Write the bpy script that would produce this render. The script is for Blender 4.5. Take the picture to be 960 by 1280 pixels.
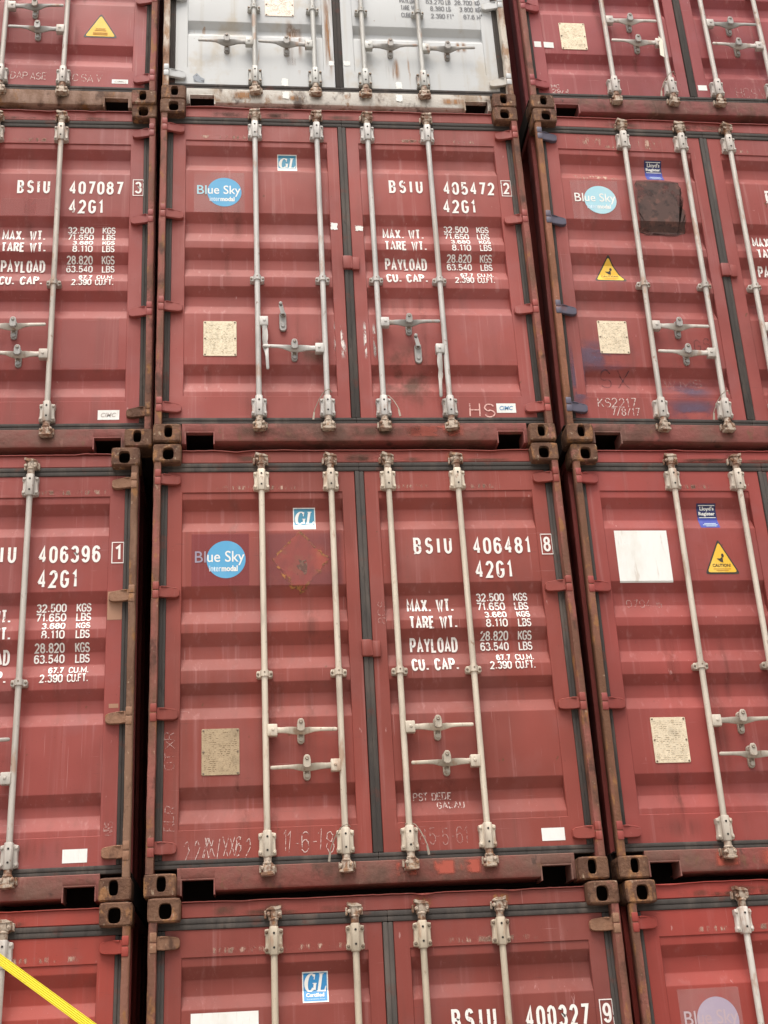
import bpy, bmesh, math, random
from mathutils import Vector, Matrix
random.seed(7)
for o in list(bpy.data.objects): bpy.data.objects.remove(o)
S = bpy.context.scene
COL = S.collection

# ------------------------------------------------------------------ camera
CAM = (0.5244, -6.8001, -0.8804)
yaw, pit, rol = math.radians(6.8978), math.radians(23.7547), math.radians(-3.3583)
f = Vector((math.sin(yaw)*math.cos(pit), math.cos(yaw)*math.cos(pit), math.sin(pit)))
rt = Vector((math.cos(yaw), -math.sin(yaw), 0)); up = rt.cross(f)
r2 = rt*math.cos(rol) + up*math.sin(rol); u2 = up*math.cos(rol) - rt*math.sin(rol)
cd = bpy.data.cameras.new('camera'); cam = bpy.data.objects.new('camera', cd); COL.objects.link(cam)
m = Matrix((r2, u2, -f)).transposed().to_4x4(); m.translation = CAM; cam.matrix_world = m
cd.sensor_fit = 'VERTICAL'; cd.sensor_height = 24; cd.lens = 24*1592.3/1280; cd.clip_end = 2000; cd.clip_start = .05
S.camera = cam
S.render.resolution_x, S.render.resolution_y = 768, 1024

# ------------------------------------------------------------------ light
SUN_EL, SUN_AZ = math.radians(68), math.radians(195)      # azimuth clockwise from +Y
w = bpy.data.worlds.new('World'); S.world = w; w.use_nodes = True
nt = w.node_tree; bg = nt.nodes['Background']
sky = nt.nodes.new('ShaderNodeTexSky'); sky.sky_type = 'NISHITA'; sky.sun_disc = False
sky.sun_elevation = SUN_EL; sky.sun_rotation = SUN_AZ; sky.dust_density = 6; sky.air_density = 1.5; sky.ozone_density = 1
hs = nt.nodes.new('ShaderNodeHueSaturation'); hs.inputs['Saturation'].default_value = .22
nt.links.new(sky.outputs[0], hs.inputs['Color']); nt.links.new(hs.outputs[0], bg.inputs[0]); bg.inputs[1].default_value = .12
sl = bpy.data.lights.new('sun', 'SUN'); sl.energy = 1.5; sl.angle = math.radians(26); sl.color = (1, .92, .82)
so = bpy.data.objects.new('sun', sl); COL.objects.link(so)
sd = Vector((math.sin(SUN_AZ)*math.cos(SUN_EL), math.cos(SUN_AZ)*math.cos(SUN_EL), math.sin(SUN_EL)))
so.rotation_euler = sd.to_track_quat('Z', 'Y').to_euler(); so.location = (0, -20, 20)
vs = S.view_settings; vs.view_transform = 'Standard'; vs.look = 'None'; vs.gamma = 1; vs.use_curve_mapping = False
vs.exposure = 0.84

# ------------------------------------------------------------------ materials
def mat(name, base, rough=.6, metal=0.0, layers=(), alpha=None, bump=(), spec=.35, alpha_layers=()):
    """layers: (colour, (sx,sy,sz), detail, lo, hi, strength[, distortion]) noise masks in world space"""
    M = bpy.data.materials.new(name); M.use_nodes = True
    nt = M.node_tree; N = nt.nodes; L = nt.links; b = N['Principled BSDF']
    b.inputs['Roughness'].default_value = rough; b.inputs['Metallic'].default_value = metal
    b.inputs['Specular IOR Level'].default_value = spec
    geo = N.new('ShaderNodeNewGeometry')
    seed = random.uniform(-50, 50)
    def noise(scale, detail, i, dist=0.0):
        vm = N.new('ShaderNodeVectorMath'); vm.operation = 'MULTIPLY_ADD'
        L.new(geo.outputs['Position'], vm.inputs[0]); vm.inputs[1].default_value = scale
        vm.inputs[2].default_value = (seed+i*7.3, i*3.1, i*5.7)
        n = N.new('ShaderNodeTexNoise'); n.inputs['Scale'].default_value = 1; n.inputs['Detail'].default_value = detail
        n.inputs['Roughness'].default_value = .6; n.inputs['Distortion'].default_value = dist
        L.new(vm.outputs[0], n.inputs['Vector']); return n.outputs['Fac']
    def mask(src, lo, hi, st):
        mr = N.new('ShaderNodeMapRange'); mr.inputs[1].default_value = lo; mr.inputs[2].default_value = hi
        mr.inputs[3].default_value = 0; mr.inputs[4].default_value = st; mr.interpolation_type = 'SMOOTHSTEP'
        L.new(src, mr.inputs[0]); return mr.outputs[0]
    rgb = N.new('ShaderNodeRGB'); rgb.outputs[0].default_value = (*base, 1); cur = rgb.outputs[0]
    for i, l in enumerate(layers):
        col, sc, det, lo, hi, st = l[:6]
        mx = N.new('ShaderNodeMix'); mx.data_type = 'RGBA'
        L.new(mask(noise(sc, det, i, l[6] if len(l) > 6 else 0), lo, hi, st), mx.inputs[0])
        L.new(cur, mx.inputs[6]); mx.inputs[7].default_value = (*col, 1); cur = mx.outputs[2]
    L.new(cur, b.inputs['Base Color'])
    h = None
    for i, (sc, det, d) in enumerate(bump):
        bp = N.new('ShaderNodeBump'); bp.inputs['Distance'].default_value = d; bp.inputs['Strength'].default_value = 1
        L.new(noise(sc, det, 20+i), bp.inputs['Height'])
        if h: L.new(h, bp.inputs['Normal'])
        h = bp.outputs[0]
    if h: L.new(h, b.inputs['Normal'])
    if alpha is not None:
        val = N.new('ShaderNodeValue'); val.outputs[0].default_value = alpha; a = val.outputs[0]
        for i, (sc, det, lo, hi) in enumerate(alpha_layers):
            mu = N.new('ShaderNodeMath'); mu.operation = 'MULTIPLY'
            L.new(a, mu.inputs[0]); L.new(mask(noise(sc, det, 40+i), lo, hi, 1), mu.inputs[1]); a = mu.outputs[0]
        L.new(a, b.inputs['Alpha'])
    return M

def soft_edges(M, e=.25):
    """worn stain: its mask fades towards the rim of its own patch (UV)"""
    N = M.node_tree.nodes; L = M.node_tree.links; b = N['Principled BSDF']
    uv = N.new('ShaderNodeUVMap'); sp = N.new('ShaderNodeSeparateXYZ'); L.new(uv.outputs[0], sp.inputs[0])
    a = b.inputs['Alpha'].links[0].from_socket
    for k in (0, 1):
        s1 = N.new('ShaderNodeMath'); s1.operation = 'SUBTRACT'; L.new(sp.outputs[k], s1.inputs[0]); s1.inputs[1].default_value = .5
        ab = N.new('ShaderNodeMath'); ab.operation = 'ABSOLUTE'; L.new(s1.outputs[0], ab.inputs[0])
        mr = N.new('ShaderNodeMapRange'); mr.interpolation_type = 'SMOOTHSTEP'
        mr.inputs[1].default_value = .5; mr.inputs[2].default_value = .5-e; L.new(ab.outputs[0], mr.inputs[0])
        mu = N.new('ShaderNodeMath'); mu.operation = 'MULTIPLY'; L.new(a, mu.inputs[0]); L.new(mr.outputs[0], mu.inputs[1]); a = mu.outputs[0]
    L.new(a, b.inputs['Alpha']); return M

def k(c, s): return tuple(min(1, x*s) for x in c)
def paint(name, c, dirt=.35, fade=.3, rust=.9):
    return mat(name, (c[0]*1.0, c[1]*.90, c[2]*.92), .55, 0, [
        (k(c, .66), (1.1, 1.1, .7), 4, .38, .70, .75),
        ((c[0]*.92, c[1]*1.2, c[2]*1.4), (3.1, 3.1, 2.3), 7, .50, .66, .45),
        (tuple(.65*x+.35*y for x, y in zip(c, (.42, .23, .215))), (2.3, 2.3, 1.5), 5, .5, .8, fade),
        ((.10, .045, .035), (11, 11, .45), 5, .52, .82, dirt),
        ((.46, .24, .225), (24, 24, .6), 5, .55, .80, fade*1.1),
        ((.09, .035, .028), (70, 70, 60), 3, .66, .74, .35),
        ((.13, .05, .025), (13, 13, 9), 9, .70, .735, rust),
        ((.5, .3, .28), (28, 28, 9), 7, .70, .74, .5),
        ((.5, .30, .28), (2.5, 2.5, 190), 3, .70, .74, .5), ((.48, .28, .26), (170, 170, 1.6), 3, .70, .74, .5), ((.06, .03, .028), (5, 5, 150), 3, .71, .75, .45)], spec=.25,
        bump=[((1.7, 1.7, 1.4), 2, .028), ((220, 220, 220), 2, .0004)])
RED = (.26, .062, .050)
P = dict(
    A0=paint('red_paint_pinkish', (.30, .072, .066), .25, .4), A1=paint('red_paint_dusty', (.265, .061, .051), .3),
    A2=paint('red_paint_rosy', (.275, .066, .054), .35), A3=paint('red_paint_bright', (.30, .055, .039), .35, .15),
    B1=paint('red_paint_faded', (.30, .074, .060), .3, .4), B2=paint('red_paint_oxide', (.255, .061, .045), .4),
    B3=paint('red_paint_dull', (.215, .053, .040), .5, .25), C0=paint('red_paint_plum', (.275, .062, .062), .3, .35),
    C1=paint('red_paint_weathered', (.28, .068, .057), .35, .35), C2=paint('red_paint_clean', (.29, .062, .051), .25, .25),
    C3=paint('red_paint_vivid', (.31, .054, .041), .25, .15))
P['B0'] = mat('white_paint_aged', (.47, .475, .475), .5, 0, [
    ((.42, .43, .45), (1.2, 1.2, .8), 3, .4, .72, .5), ((.36, .31, .24), (14, 14, .5), 6, .52, .80, .6), ((.40, .33, .24), (4, 4, 3), 7, .52, .68, .55), ((.30, .17, .09), (20, 20, 1.5), 8, .64, .72, .7),
    ((.35, .2, .1), (8, 8, 2.5), 8, .66, .74, .7), ((.3, .3, .3), (60, 60, 50), 3, .68, .75, .4),
    ((.2, .08, .03), (13, 13, 9), 9, .71, .735, .9)], bump=[((1.7, 1.7, 1.4), 2, .012)])
def rusty(name, c, r=.5, rc=(.17, .075, .035)):
    return mat(name, c, .7, 0, [
        (rc, (6, 6, 2), 8, .5-.2*r, .72-.25*r, .95), ((.28, .13, .045), (14, 14, 7), 7, .56, .66, .7),
        ((.06, .03, .022), (9, 9, 5), 7, .54, .68, .8), ((.36, .25, .17), (30, 30, 20), 5, .64, .72, .6)],
        bump=[((60, 60, 60), 6, .004)], spec=.2)
CAST = mat('rusted_cast_steel', (.145, .074, .045), .75, 0, [((.085, .04, .026), (9, 9, 6), 8, .42, .62, .85), ((.31, .15, .065), (16, 16, 9), 8, .52, .64, .8),
    ((.26, .11, .085), (11, 11, 9), 7, .58, .66, .7), ((.40, .30, .21), (34, 34, 22), 7, .60, .70, .65), ((.04, .022, .017), (26, 26, 20), 8, .60, .70, .7)], bump=[((60, 60, 60), 7, .005), ((14, 14, 14), 5, .01)], spec=.2)
CAVITY = mat('cavity_shade_bitumen', (.03, .018, .014), .9)  # shade inside the casting holes put into the colour; also the underframe's bitumen
POST = {}
for n in P:
    POST[n] = rusty('rusty_post_'+P[n].name, (.25, .085, .068), .5, (.14, .065, .042))
POST['A2'] = rusty('tan_rusty_post', (.215, .12, .078), .5, (.13, .065, .04)); POST['B0'] = rusty('white_rusty_post', (.58, .52, .45), .5, (.22, .10, .05))
POST['C1'] = rusty('orange_rusty_post', (.25, .10, .06), .7, (.17, .07, .035)); POST['C2'] = rusty('brown_rusty_post', (.21, .085, .055), .7, (.13, .06, .034))
POST['A3'] = rusty('brown_worn_post', (.22, .10, .07), .5)
TAN = rusty('tan_primer', (.25, .135, .085), .3, (.23, .11, .065))
def sillmat(name, c):
    return mat(name, tuple(.75*a+.25*b for a, b in zip(c, (.2, .12, .1))), .7, 0, [((.15, .088, .066), (2.2, 2.2, 2.2), 5, .42, .66, .8), ((.09, .048, .034), (5, 5, 3), 8, .50, .64, .7), ((.17, .085, .05), (15, 15, 9), 8, .58, .68, .75),
        ((.36, .2, .16), (18, 18, 3), 7, .60, .72, .5), ((.045, .03, .024), (11, 11, 8), 8, .60, .70, .7)], bump=[((30, 30, 30), 6, .004), ((2, 2, 4), 3, .015)])
SILL = {n: sillmat('worn_sill_'+P[n].name, k(P[n].node_tree.nodes['RGB'].outputs[0].default_value[:3], .85)) for n in P}
SILL['B0'] = rusty('worn_white_sill', (.6, .56, .51), .1, (.34, .25, .18)); SILL['A0'] = rusty('bare_tan_sill', (.34, .22, .17), .45, (.2, .11, .07))

RUBBER = mat('grey_rubber', (.058, .050, .046), .8, 0, [((.125, .10, .085), (7, 7, 1.2), 7, .48, .72, .7), ((.11, .045, .035), (6, 6, 9), 7, .58, .68, .6), ((.035, .03, .027), (30, 30, 10), 5, .56, .7, .6)],
             bump=[((40, 40, 12), 4, .003)], spec=.2)
def zinc(name, c, r=.6):
    c = k(c, .90); return mat(name, c, .55, .15, [(k(c, .66), (9, 9, 2.5), 6, .45, .70, .75), ((.30, .24, .19), (16, 16, .9), 6, .54, .68, .55), ((.33, .18, .11), (12, 12, 4), 8, .575, .67, r),
        (k(c, .5), (70, 70, 25), 4, .62, .72, .5), ((.19, .085, .045), (24, 24, 15), 8, .63, .69, r)], bump=[((150, 150, 60), 3, .0006)])
BAR = dict(A0=zinc('galvanised_dull', (.50, .45, .41)), A1=zinc('galvanised_beige', (.53, .47, .41)), A2=zinc('galvanised_worn', (.53, .48, .43)),
    B0=zinc('galvanised_ivory', (.50, .49, .46)), B1=zinc('galvanised_grey', (.55, .52, .49)), B2=zinc('cream_bar_paint', (.66, .57, .46)),
    B3=zinc('cream_bar_paint_dirty', (.56, .47, .36)), C0=zinc('galvanised_pale', (.54, .49, .45)), C1=zinc('galvanised_light', (.56, .51, .46)),
    C2=zinc('cream_bar_paint_light', (.63, .55, .46)), C3=zinc('white_bar_paint', (.68, .63, .57)))
BAR['A3'] = BAR['C3']
HANDLE = {n: zinc('handle_'+BAR[n].name, (.36, .34, .32) if n in ('B0', 'B1', 'A1', 'C1', 'C0', 'A0') else k(BAR[n].node_tree.nodes['RGB'].outputs[0].default_value[:3], .85), .5) for n in P}
CAM_M = mat('rusty_cam', (.42, .34, .27), .6, .1, [((.17, .075, .04), (22, 22, 16), 7, .46, .58, .9), ((.30, .15, .07), (35, 35, 25), 6, .55, .65, .7), ((.05, .03, .025), (40, 40, 30), 6, .58, .68, .7)], bump=[((90, 90, 90), 5, .003)])
BOLT = mat('bolt_steel', (.22, .17, .13), .5, .5, [((.12, .06, .035), (60, 60, 60), 4, .5, .65, .8)])
HOLE = mat('hole_shade', (.02, .016, .014), .8)  # shade of the small bracket holes, painted as dark discs
PRINT = mat('white_lettering', (.78, .73, .69), .55, alpha=1, alpha_layers=[((34, 34, 26), 8, .33, .39), ((5, 5, 60), 5, .26, .33)])
PRINT_D = mat('grey_lettering', (.16, .16, .17), .55, alpha=.85, alpha_layers=[((30, 30, 22), 7, .34, .42)])
CHALK = mat('chalk_marks', (.72, .58, .53), .9, alpha=.75, alpha_layers=[((90, 90, 60), 5, .36, .56)])
CHALKF = mat('faint_chalk', (.6, .42, .38), .9, alpha=.45, alpha_layers=[((90, 90, 60), 5, .38, .6)])
WHITE = mat('white_vinyl', (.74, .73, .70), .5, 0, [((.62, .59, .53), (5, 5, 3), 6, .45, .70, .7), ((.5, .42, .36), (30, 30, 4), 6, .60, .72, .6), ((.35, .25, .2), (50, 50, 40), 6, .68, .74, .5)], bump=[((9, 9, 2.5), 3, .008), ((30, 30, 12), 3, .0015)])
BLUE = mat('sky_blue_vinyl', (.085, .32, .54), .5, 0, [((.13, .38, .58), (9, 9, 7), 4, .45, .7, .5)])
BLUEP = mat('pale_blue_vinyl', (.33, .56, .64), .5, 0, [((.45, .6, .63), (9, 9, 7), 4, .45, .7, .5)])
LAV = mat('faded_lavender_vinyl', (.36, .29, .37), .55, 0, [((.42, .34, .4), (9, 9, 7), 5, .45, .7, .6)])
FILM = mat('clear_film', (.55, .36, .35), .45, alpha=.22, alpha_layers=[((5, 5, 5), 4, .2, .6)])
FILM_D = mat('dark_red_film', (.24, .04, .045), .5, alpha=.5)
TEAL = mat('teal_vinyl', (.06, .24, .36), .4, 0, [((.1, .3, .42), (12, 12, 12), 4, .4, .7, .6)])
NAVY = mat('navy_vinyl', (.04, .055, .30), .45, 0, [((.07, .09, .36), (20, 20, 20), 4, .4, .7, .6)])
NAVYD = mat('dark_navy_vinyl', (.02, .022, .085), .45)
LBLUE = mat('pale_lettering', (.55, .66, .74), .55)
PINKL = mat('pale_pink_lettering', (.45, .34, .36), .55)
YEL = mat('yellow_vinyl', (.72, .43, .035), .5, 0, [((.80, .55, .12), (6, 6, 4), 4, .45, .7, .6), ((.5, .3, .05), (40, 40, 30), 5, .62, .72, .4)])
BLACK = mat('black_vinyl', (.035, .028, .022), .5, 0, [((.09, .06, .04), (30, 30, 30), 5, .55, .7, .6)])
INK = mat('blue_ink', (.07, .22, .42), .5); FADEINK = mat('faded_ink', (.42, .36, .33), .6); ENGRAVE = mat('worn_engraving', (.22, .14, .07), .6, alpha=.55, alpha_layers=[((30, 30, 30), 6, .40, .60)])
DKTEXT = mat('dark_ink', (.10, .06, .02), .6)
ORTEXT = mat('orange_ink', (.45, .2, .02), .6)
def plate_mat(name, c, d):
    return mat(name, c, .55, .25, [(d, (90, 90, 260), 5, .50, .62, .55), (k(c, .62), (9, 9, 7), 8, .50, .7, .7), (k(c, 1.25), (26, 26, 20), 6, .55, .7, .5)])
PLATE = plate_mat('pale_metal_plate', (.62, .54, .40), (.36, .25, .13)); PLATE_B = plate_mat('bronze_plate', (.40, .30, .19), (.15, .095, .05))
PLATE_C = plate_mat('cream_plate', (.68, .58, .43), (.44, .30, .17)); PLATE_W = plate_mat('rosy_plate', (.66, .58, .5), (.42, .28, .18))
BLUEPAINT = mat('blue_grey_paint', (.090, .080, .112), .55, 0, [((.2, .09, .09), (12, 12, 8), 7, .55, .7, .6)])
BLUESTAIN = soft_edges(mat('blue_overspray', (.105, .070, .115), .6, alpha=.74, alpha_layers=[((5, 5, 9), 7, .36, .56)]), .45)
TANSTAIN = soft_edges(mat('tan_primer_patch', (.36, .19, .12), .6, alpha=.9, alpha_layers=[((14, 14, 14), 5, .25, .4)]), .05)
WHITESCR = soft_edges(mat('white_scrape', (.75, .68, .64), .8, alpha=.95, alpha_layers=[((30, 30, 12), 7, .44, .54)]), .3)
PALESCR = soft_edges(mat('pale_scuffs', (.55, .36, .28), .8, alpha=.8, alpha_layers=[((40, 40, 9), 7, .5, .62)]), .35)
GRIME = soft_edges(mat('oily_grime', (.085, .05, .03), .7, alpha=.6, alpha_layers=[((7, 7, 5), 6, .36, .62)]), .4)
DRIP = soft_edges(mat('dirt_drips', (.11, .05, .035), .75, alpha=.30, alpha_layers=[((26, 26, .8), 4, .34, .66)]), .5)
RUSTDRIP = soft_edges(mat('rust_drips', (.33, .15, .05), .75, alpha=.75, alpha_layers=[((30, 30, 2), 4, .38, .6)]), .35)
PATCH = soft_edges(mat('repainted_patch', (.36, .10, .09), .5, alpha=.38), .03)
PATCHP = soft_edges(mat('dusty_plum_patch', (.20, .068, .078), .6, alpha=.36, alpha_layers=[((6, 6, 6), 5, .2, .6)]), .08)
TARSTAIN = soft_edges(mat('tarry_residue', (.082, .045, .038), .75, 0, [((.17, .075, .058), (12, 12, 12), 8, .5, .62, .7), ((.02, .014, .012), (18, 18, 18), 7, .5, .65, .7)], alpha=.90, alpha_layers=[((6, 6, 5), 9, .20, .46)]), .09)
RESIDUE = mat('placard_residue', (.40, .088, .060), .75, 0, [((.38, .13, .07), (16, 16, 16), 8, .52, .62, .6), ((.30, .075, .055), (30, 30, 10), 6, .5, .65, .4)], alpha=.95, alpha_layers=[((22, 22, 22), 7, .28, .36)])
RESEDGE = mat('flaked_rust_rim', (.40, .17, .055), .8, 0, [((.14, .07, .035), (25, 25, 25), 7, .5, .6, .8), ((.5, .33, .2), (40, 40, 40), 6, .6, .7, .6)], alpha=.9, alpha_layers=[((26, 26, 26), 8, .46, .58)])
REDPATCH = soft_edges(mat('exposed_red_primer', (.40, .085, .055), .6, alpha=.9, alpha_layers=[((11, 11, 9), 7, .34, .5)]), .2)
WIRE = mat('seal_wire_steel', (.30, .25, .2), .5, .4); TAGM = mat('paper_tag', (.72, .66, .55), .7)
STRAP = mat('yellow_webbing', (.62, .51, .025), .65, 0, [((.56, .43, .02), (8, 8, 8), 7, .5, .7, .6), ((.62, .53, .10), (200, 200, 200), 3, .5, .65, .5), ((.3, .2, .05), (30, 30, 30), 7, .64, .72, .5)], bump=[((400, 400, 400), 2, .0004)])
STEEL = zinc('hook_steel', (.4, .38, .36))
GROUND = mat('yard_concrete', (.27, .25, .22), .9, 0, [((.16, .15, .135), (.4, .4, .4), 6, .45, .7, .7), ((.10, .09, .08), (3, 3, 3), 7, .6, .7, .5)], bump=[((40, 40, 40), 6, .004)])

# ------------------------------------------------------------------ mesh helpers
class MB:
    def __init__(s): s.bm = bmesh.new()
    def box(s, x0, x1, y0, y1, z0, z1, bev=0, seg=1):
        r = bmesh.ops.create_cube(s.bm, size=1)['verts']
        for v in r: v.co = (x0+(v.co.x+.5)*(x1-x0), y0+(v.co.y+.5)*(y1-y0), z0+(v.co.z+.5)*(z1-z0))
        if bev:
            es = {e for v in r for e in v.link_edges}
            bmesh.ops.bevel(s.bm, geom=list(es), offset=bev, segments=seg, affect='EDGES', profile=.5)
        return s
    def loft(s, rings, cap=True):
        R = [[s.bm.verts.new(p) for p in r] for r in rings]; n = len(R[0])
        for a, b in zip(R, R[1:]):
            for i in range(n): s.bm.faces.new((a[i], a[(i+1) % n], b[(i+1) % n], b[i]))
        if cap: s.bm.faces.new(R[0][::-1]); s.bm.faces.new(R[-1])
        return s
    def lathe(s, prof, c, axis='z', n=16):
        rings = []
        for r, t in prof:
            ring = []
            for i in range(n):
                a = 2*math.pi*i/n; u, v = r*math.cos(a), r*math.sin(a)
                ring.append({'z': (c[0]+u, c[1]+v, c[2]+t), 'y': (c[0]+u, c[1]+t, c[2]-v), 'x': (c[0]+t, c[1]+u, c[2]+v)}[axis])
            rings.append(ring)
        return s.loft(rings)
    def prism(s, pts, y0, y1, ch=0):
        """outline in x,z (counter-clockwise from the front) between depths y0 (front) and y1"""
        if ch:
            cx = sum(p[0] for p in pts)/len(pts); cz = sum(p[1] for p in pts)/len(pts)
            def inn(p):
                d = Vector((p[0]-cx, p[1]-cz)); l = d.length or 1; d *= max(0, l-ch)/l; return (cx+d.x, cz+d.y)
            q = [inn(p) for p in pts]
            return s.loft([[(x, y0, z) for x, z in q], [(x, y0+ch, z) for x, z in pts], [(x, y1, z) for x, z in pts]])
        return s.loft([[(x, y0, z) for x, z in pts], [(x, y1, z) for x, z in pts]])
    def bolt(s, x, y, z, r=.009, h=.009):
        return s.lathe([(r*.2, -h), (r*.7, -h*.95), (r, -h*.6), (r, .002)], (x, y, z), 'y', 10)
    def tube(s, pts, r, n=8):
        pts = [Vector(p) for p in pts]; rings = []
        for i, p in enumerate(pts):
            d = (pts[min(i+1, len(pts)-1)]-pts[max(i-1, 0)]).normalized()
            a = d.cross(Vector((.31, .87, .2))).normalized(); b = d.cross(a)
            rings.append([tuple(p+r*(math.cos(2*math.pi*j/n)*a+math.sin(2*math.pi*j/n)*b)) for j in range(n)])
        return s.loft(rings)
    def mesh(s, name, ang=32):
        bmesh.ops.recalc_face_normals(s.bm, faces=s.bm.faces)
        me = bpy.data.meshes.new(name); s.bm.to_mesh(me); s.bm.free()
        me.polygons.foreach_set('use_smooth', [True]*len(me.polygons)); me.set_sharp_from_angle(angle=math.radians(ang))
        me.materials.append(None); return me
def put(name, me, M, parent=None, loc=(0, 0, 0), rot=(0, 0, 0), label=None):
    o = bpy.data.objects.new(name, me); COL.objects.link(o); o.location = loc; o.rotation_euler = rot
    if parent: o.parent = parent
    if len(me.materials) == 0: me.materials.append(None)
    for i, mm in enumerate(M if isinstance(M, (list, tuple)) else [M]):
        o.material_slots[i].link = 'OBJECT'; o.material_slots[i].material = mm
    if label: o['label'] = label
    return o
def capsule(cx, cz, rx, rz, n=8):
    """upright rounded bar outline, half width rx, half height rz"""
    p = []
    for a0, z in ((0, rz-rx), (180, -(rz-rx))):
        for i in range(n+1):
            a = math.radians(a0+180*i/n); p.append((cx+rx*math.cos(a), cz+z+rx*math.sin(a)))
    return p
def rrect(x0, x1, z0, z1, r, n=4):
    p = []
    for cx, cz, a0 in ((x1-r, z1-r, 0), (x0+r, z1-r, 90), (x0+r, z0+r, 180), (x1-r, z0+r, 270)):
        for i in range(n+1):
            a = math.radians(a0+90*i/n); p.append((cx+r*math.cos(a), cz+r*math.sin(a)))
    return p

# ------------------------------------------------------------------ container geometry (metres, x right, y into, z up; casting face at y=0)
W, H, LEN = 2.438, 2.591, 12.192
D = .075; DP = .081; DEEP = .036
REC_RED = [(2.261, 2.200, 2.123, 2.057), (1.717, 1.652, 1.574, 1.491), (1.438, 1.366, 1.293, 1.219), (1.145, 1.086, 1.013, .941), (.571, .511, .456, .379)]
REC_WHITE = [(2.261, 2.200, 2.123, 2.057), (1.90, 1.84, 1.78, 1.72), (1.55, 1.49, 1.43, 1.37), (1.24, 1.18, 1.12, 1.06), (.772, .722, .690, .640)]
ZT, ZB = 2.303, .346
def round_prof(pts, r=.0045, n=3):
    out = [pts[0]]
    for a, b, c in zip(pts, pts[1:], pts[2:]):
        a, b, c = Vector(a), Vector(b), Vector(c); u, v = (a-b).normalized(), (c-b).normalized()
        t = min(r, (a-b).length*.4, (c-b).length*.4); p, q = b+u*t, b+v*t
        for i in range(n+1):
            s = i/n; out.append(tuple((1-s)**2*p+2*s*(1-s)*b+s*s*q))
    out.append(pts[-1]); return out
def prof_pts(rec):
    p = [(DP, ZT+.02)]
    for a, b, c, d in rec: p += [(DP, a), (DP+DEEP, b), (DP+DEEP, c), (DP, d)]
    return p+[(DP, ZB-.02)]
def prof_y(rec, z):
    p = prof_pts(rec)
    for (y0, a), (y1, b) in zip(p, p[1:]):
        if b <= z <= a: return y0+(y1-y0)*(a-z)/(a-b)
    return D
DOORX = [(.085, .171, 1.112, 1.190), (1.248, 1.331, 2.264, 2.353)]
def door_mesh(i, rec, nm):
    x0, xl, xr, x1 = DOORX[i]; m_ = MB(); bm = m_.bm
    ring = lambda a, b, c, d, y: [(a, y, c), (b, y, c), (b, y, d), (a, y, d)]
    e = .003
    m_.loft([ring(x0, x1, .189, 2.439, .13), ring(x0, x1, .189, 2.439, D+e), ring(x0+e, x1-e, .189+e, 2.439-e, D),
             ring(xl-e, xr+e, ZB-e, ZT+e, D), ring(xl, xr, ZB, ZT, D+e), ring(xl, xr, ZB, ZT, .13)], cap=False)
    pr = round_prof(prof_pts(rec)); nx = 6
    xs = [xl-.01+(xr-xl+.02)*j/nx for j in range(nx+1)]
    g = [[bm.verts.new((x, y, z)) for x in xs] for y, z in pr]
    for a, b in zip(g, g[1:]):
        for j in range(nx): bm.faces.new((a[j], b[j], b[j+1], a[j+1]))
    return m_.mesh(nm)
def gasket_mesh(i):
    m_ = MB()
    def strip(x0, x1, z0, z1):
        if x1-x0 < z1-z0:
            w_ = x1-x0; m_.box(x0, x0+w_*.485, .066, .12, z0, z1, .004, 2); m_.box(x0+w_*.515, x1, .069, .12, z0, z1, .006, 2); m_.box(x0+w_*.4, x0+w_*.6, .071, .119, z0+.004, z1-.004)
        else:
            w_ = z1-z0; m_.box(x0, x1, .069, .12, z0, z0+w_*.485, .004, 2); m_.box(x0, x1, .066, .12, z0+w_*.515, z1, .004, 2); m_.box(x0+.004, x1-.004, .071, .119, z0+w_*.4, z0+w_*.6)
    if i == 0:
        strip(.048, .086, .192, 2.436); strip(.048, 1.219, 2.438, 2.492); strip(.048, 1.219, .147, .191); strip(1.193, 1.246, .193, 2.436)
    else:
        strip(2.352, 2.390, .192, 2.436); strip(1.2195, 2.390, 2.438, 2.492); strip(1.2195, 2.390, .147, .191)
    return m_.mesh('gasket')
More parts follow.
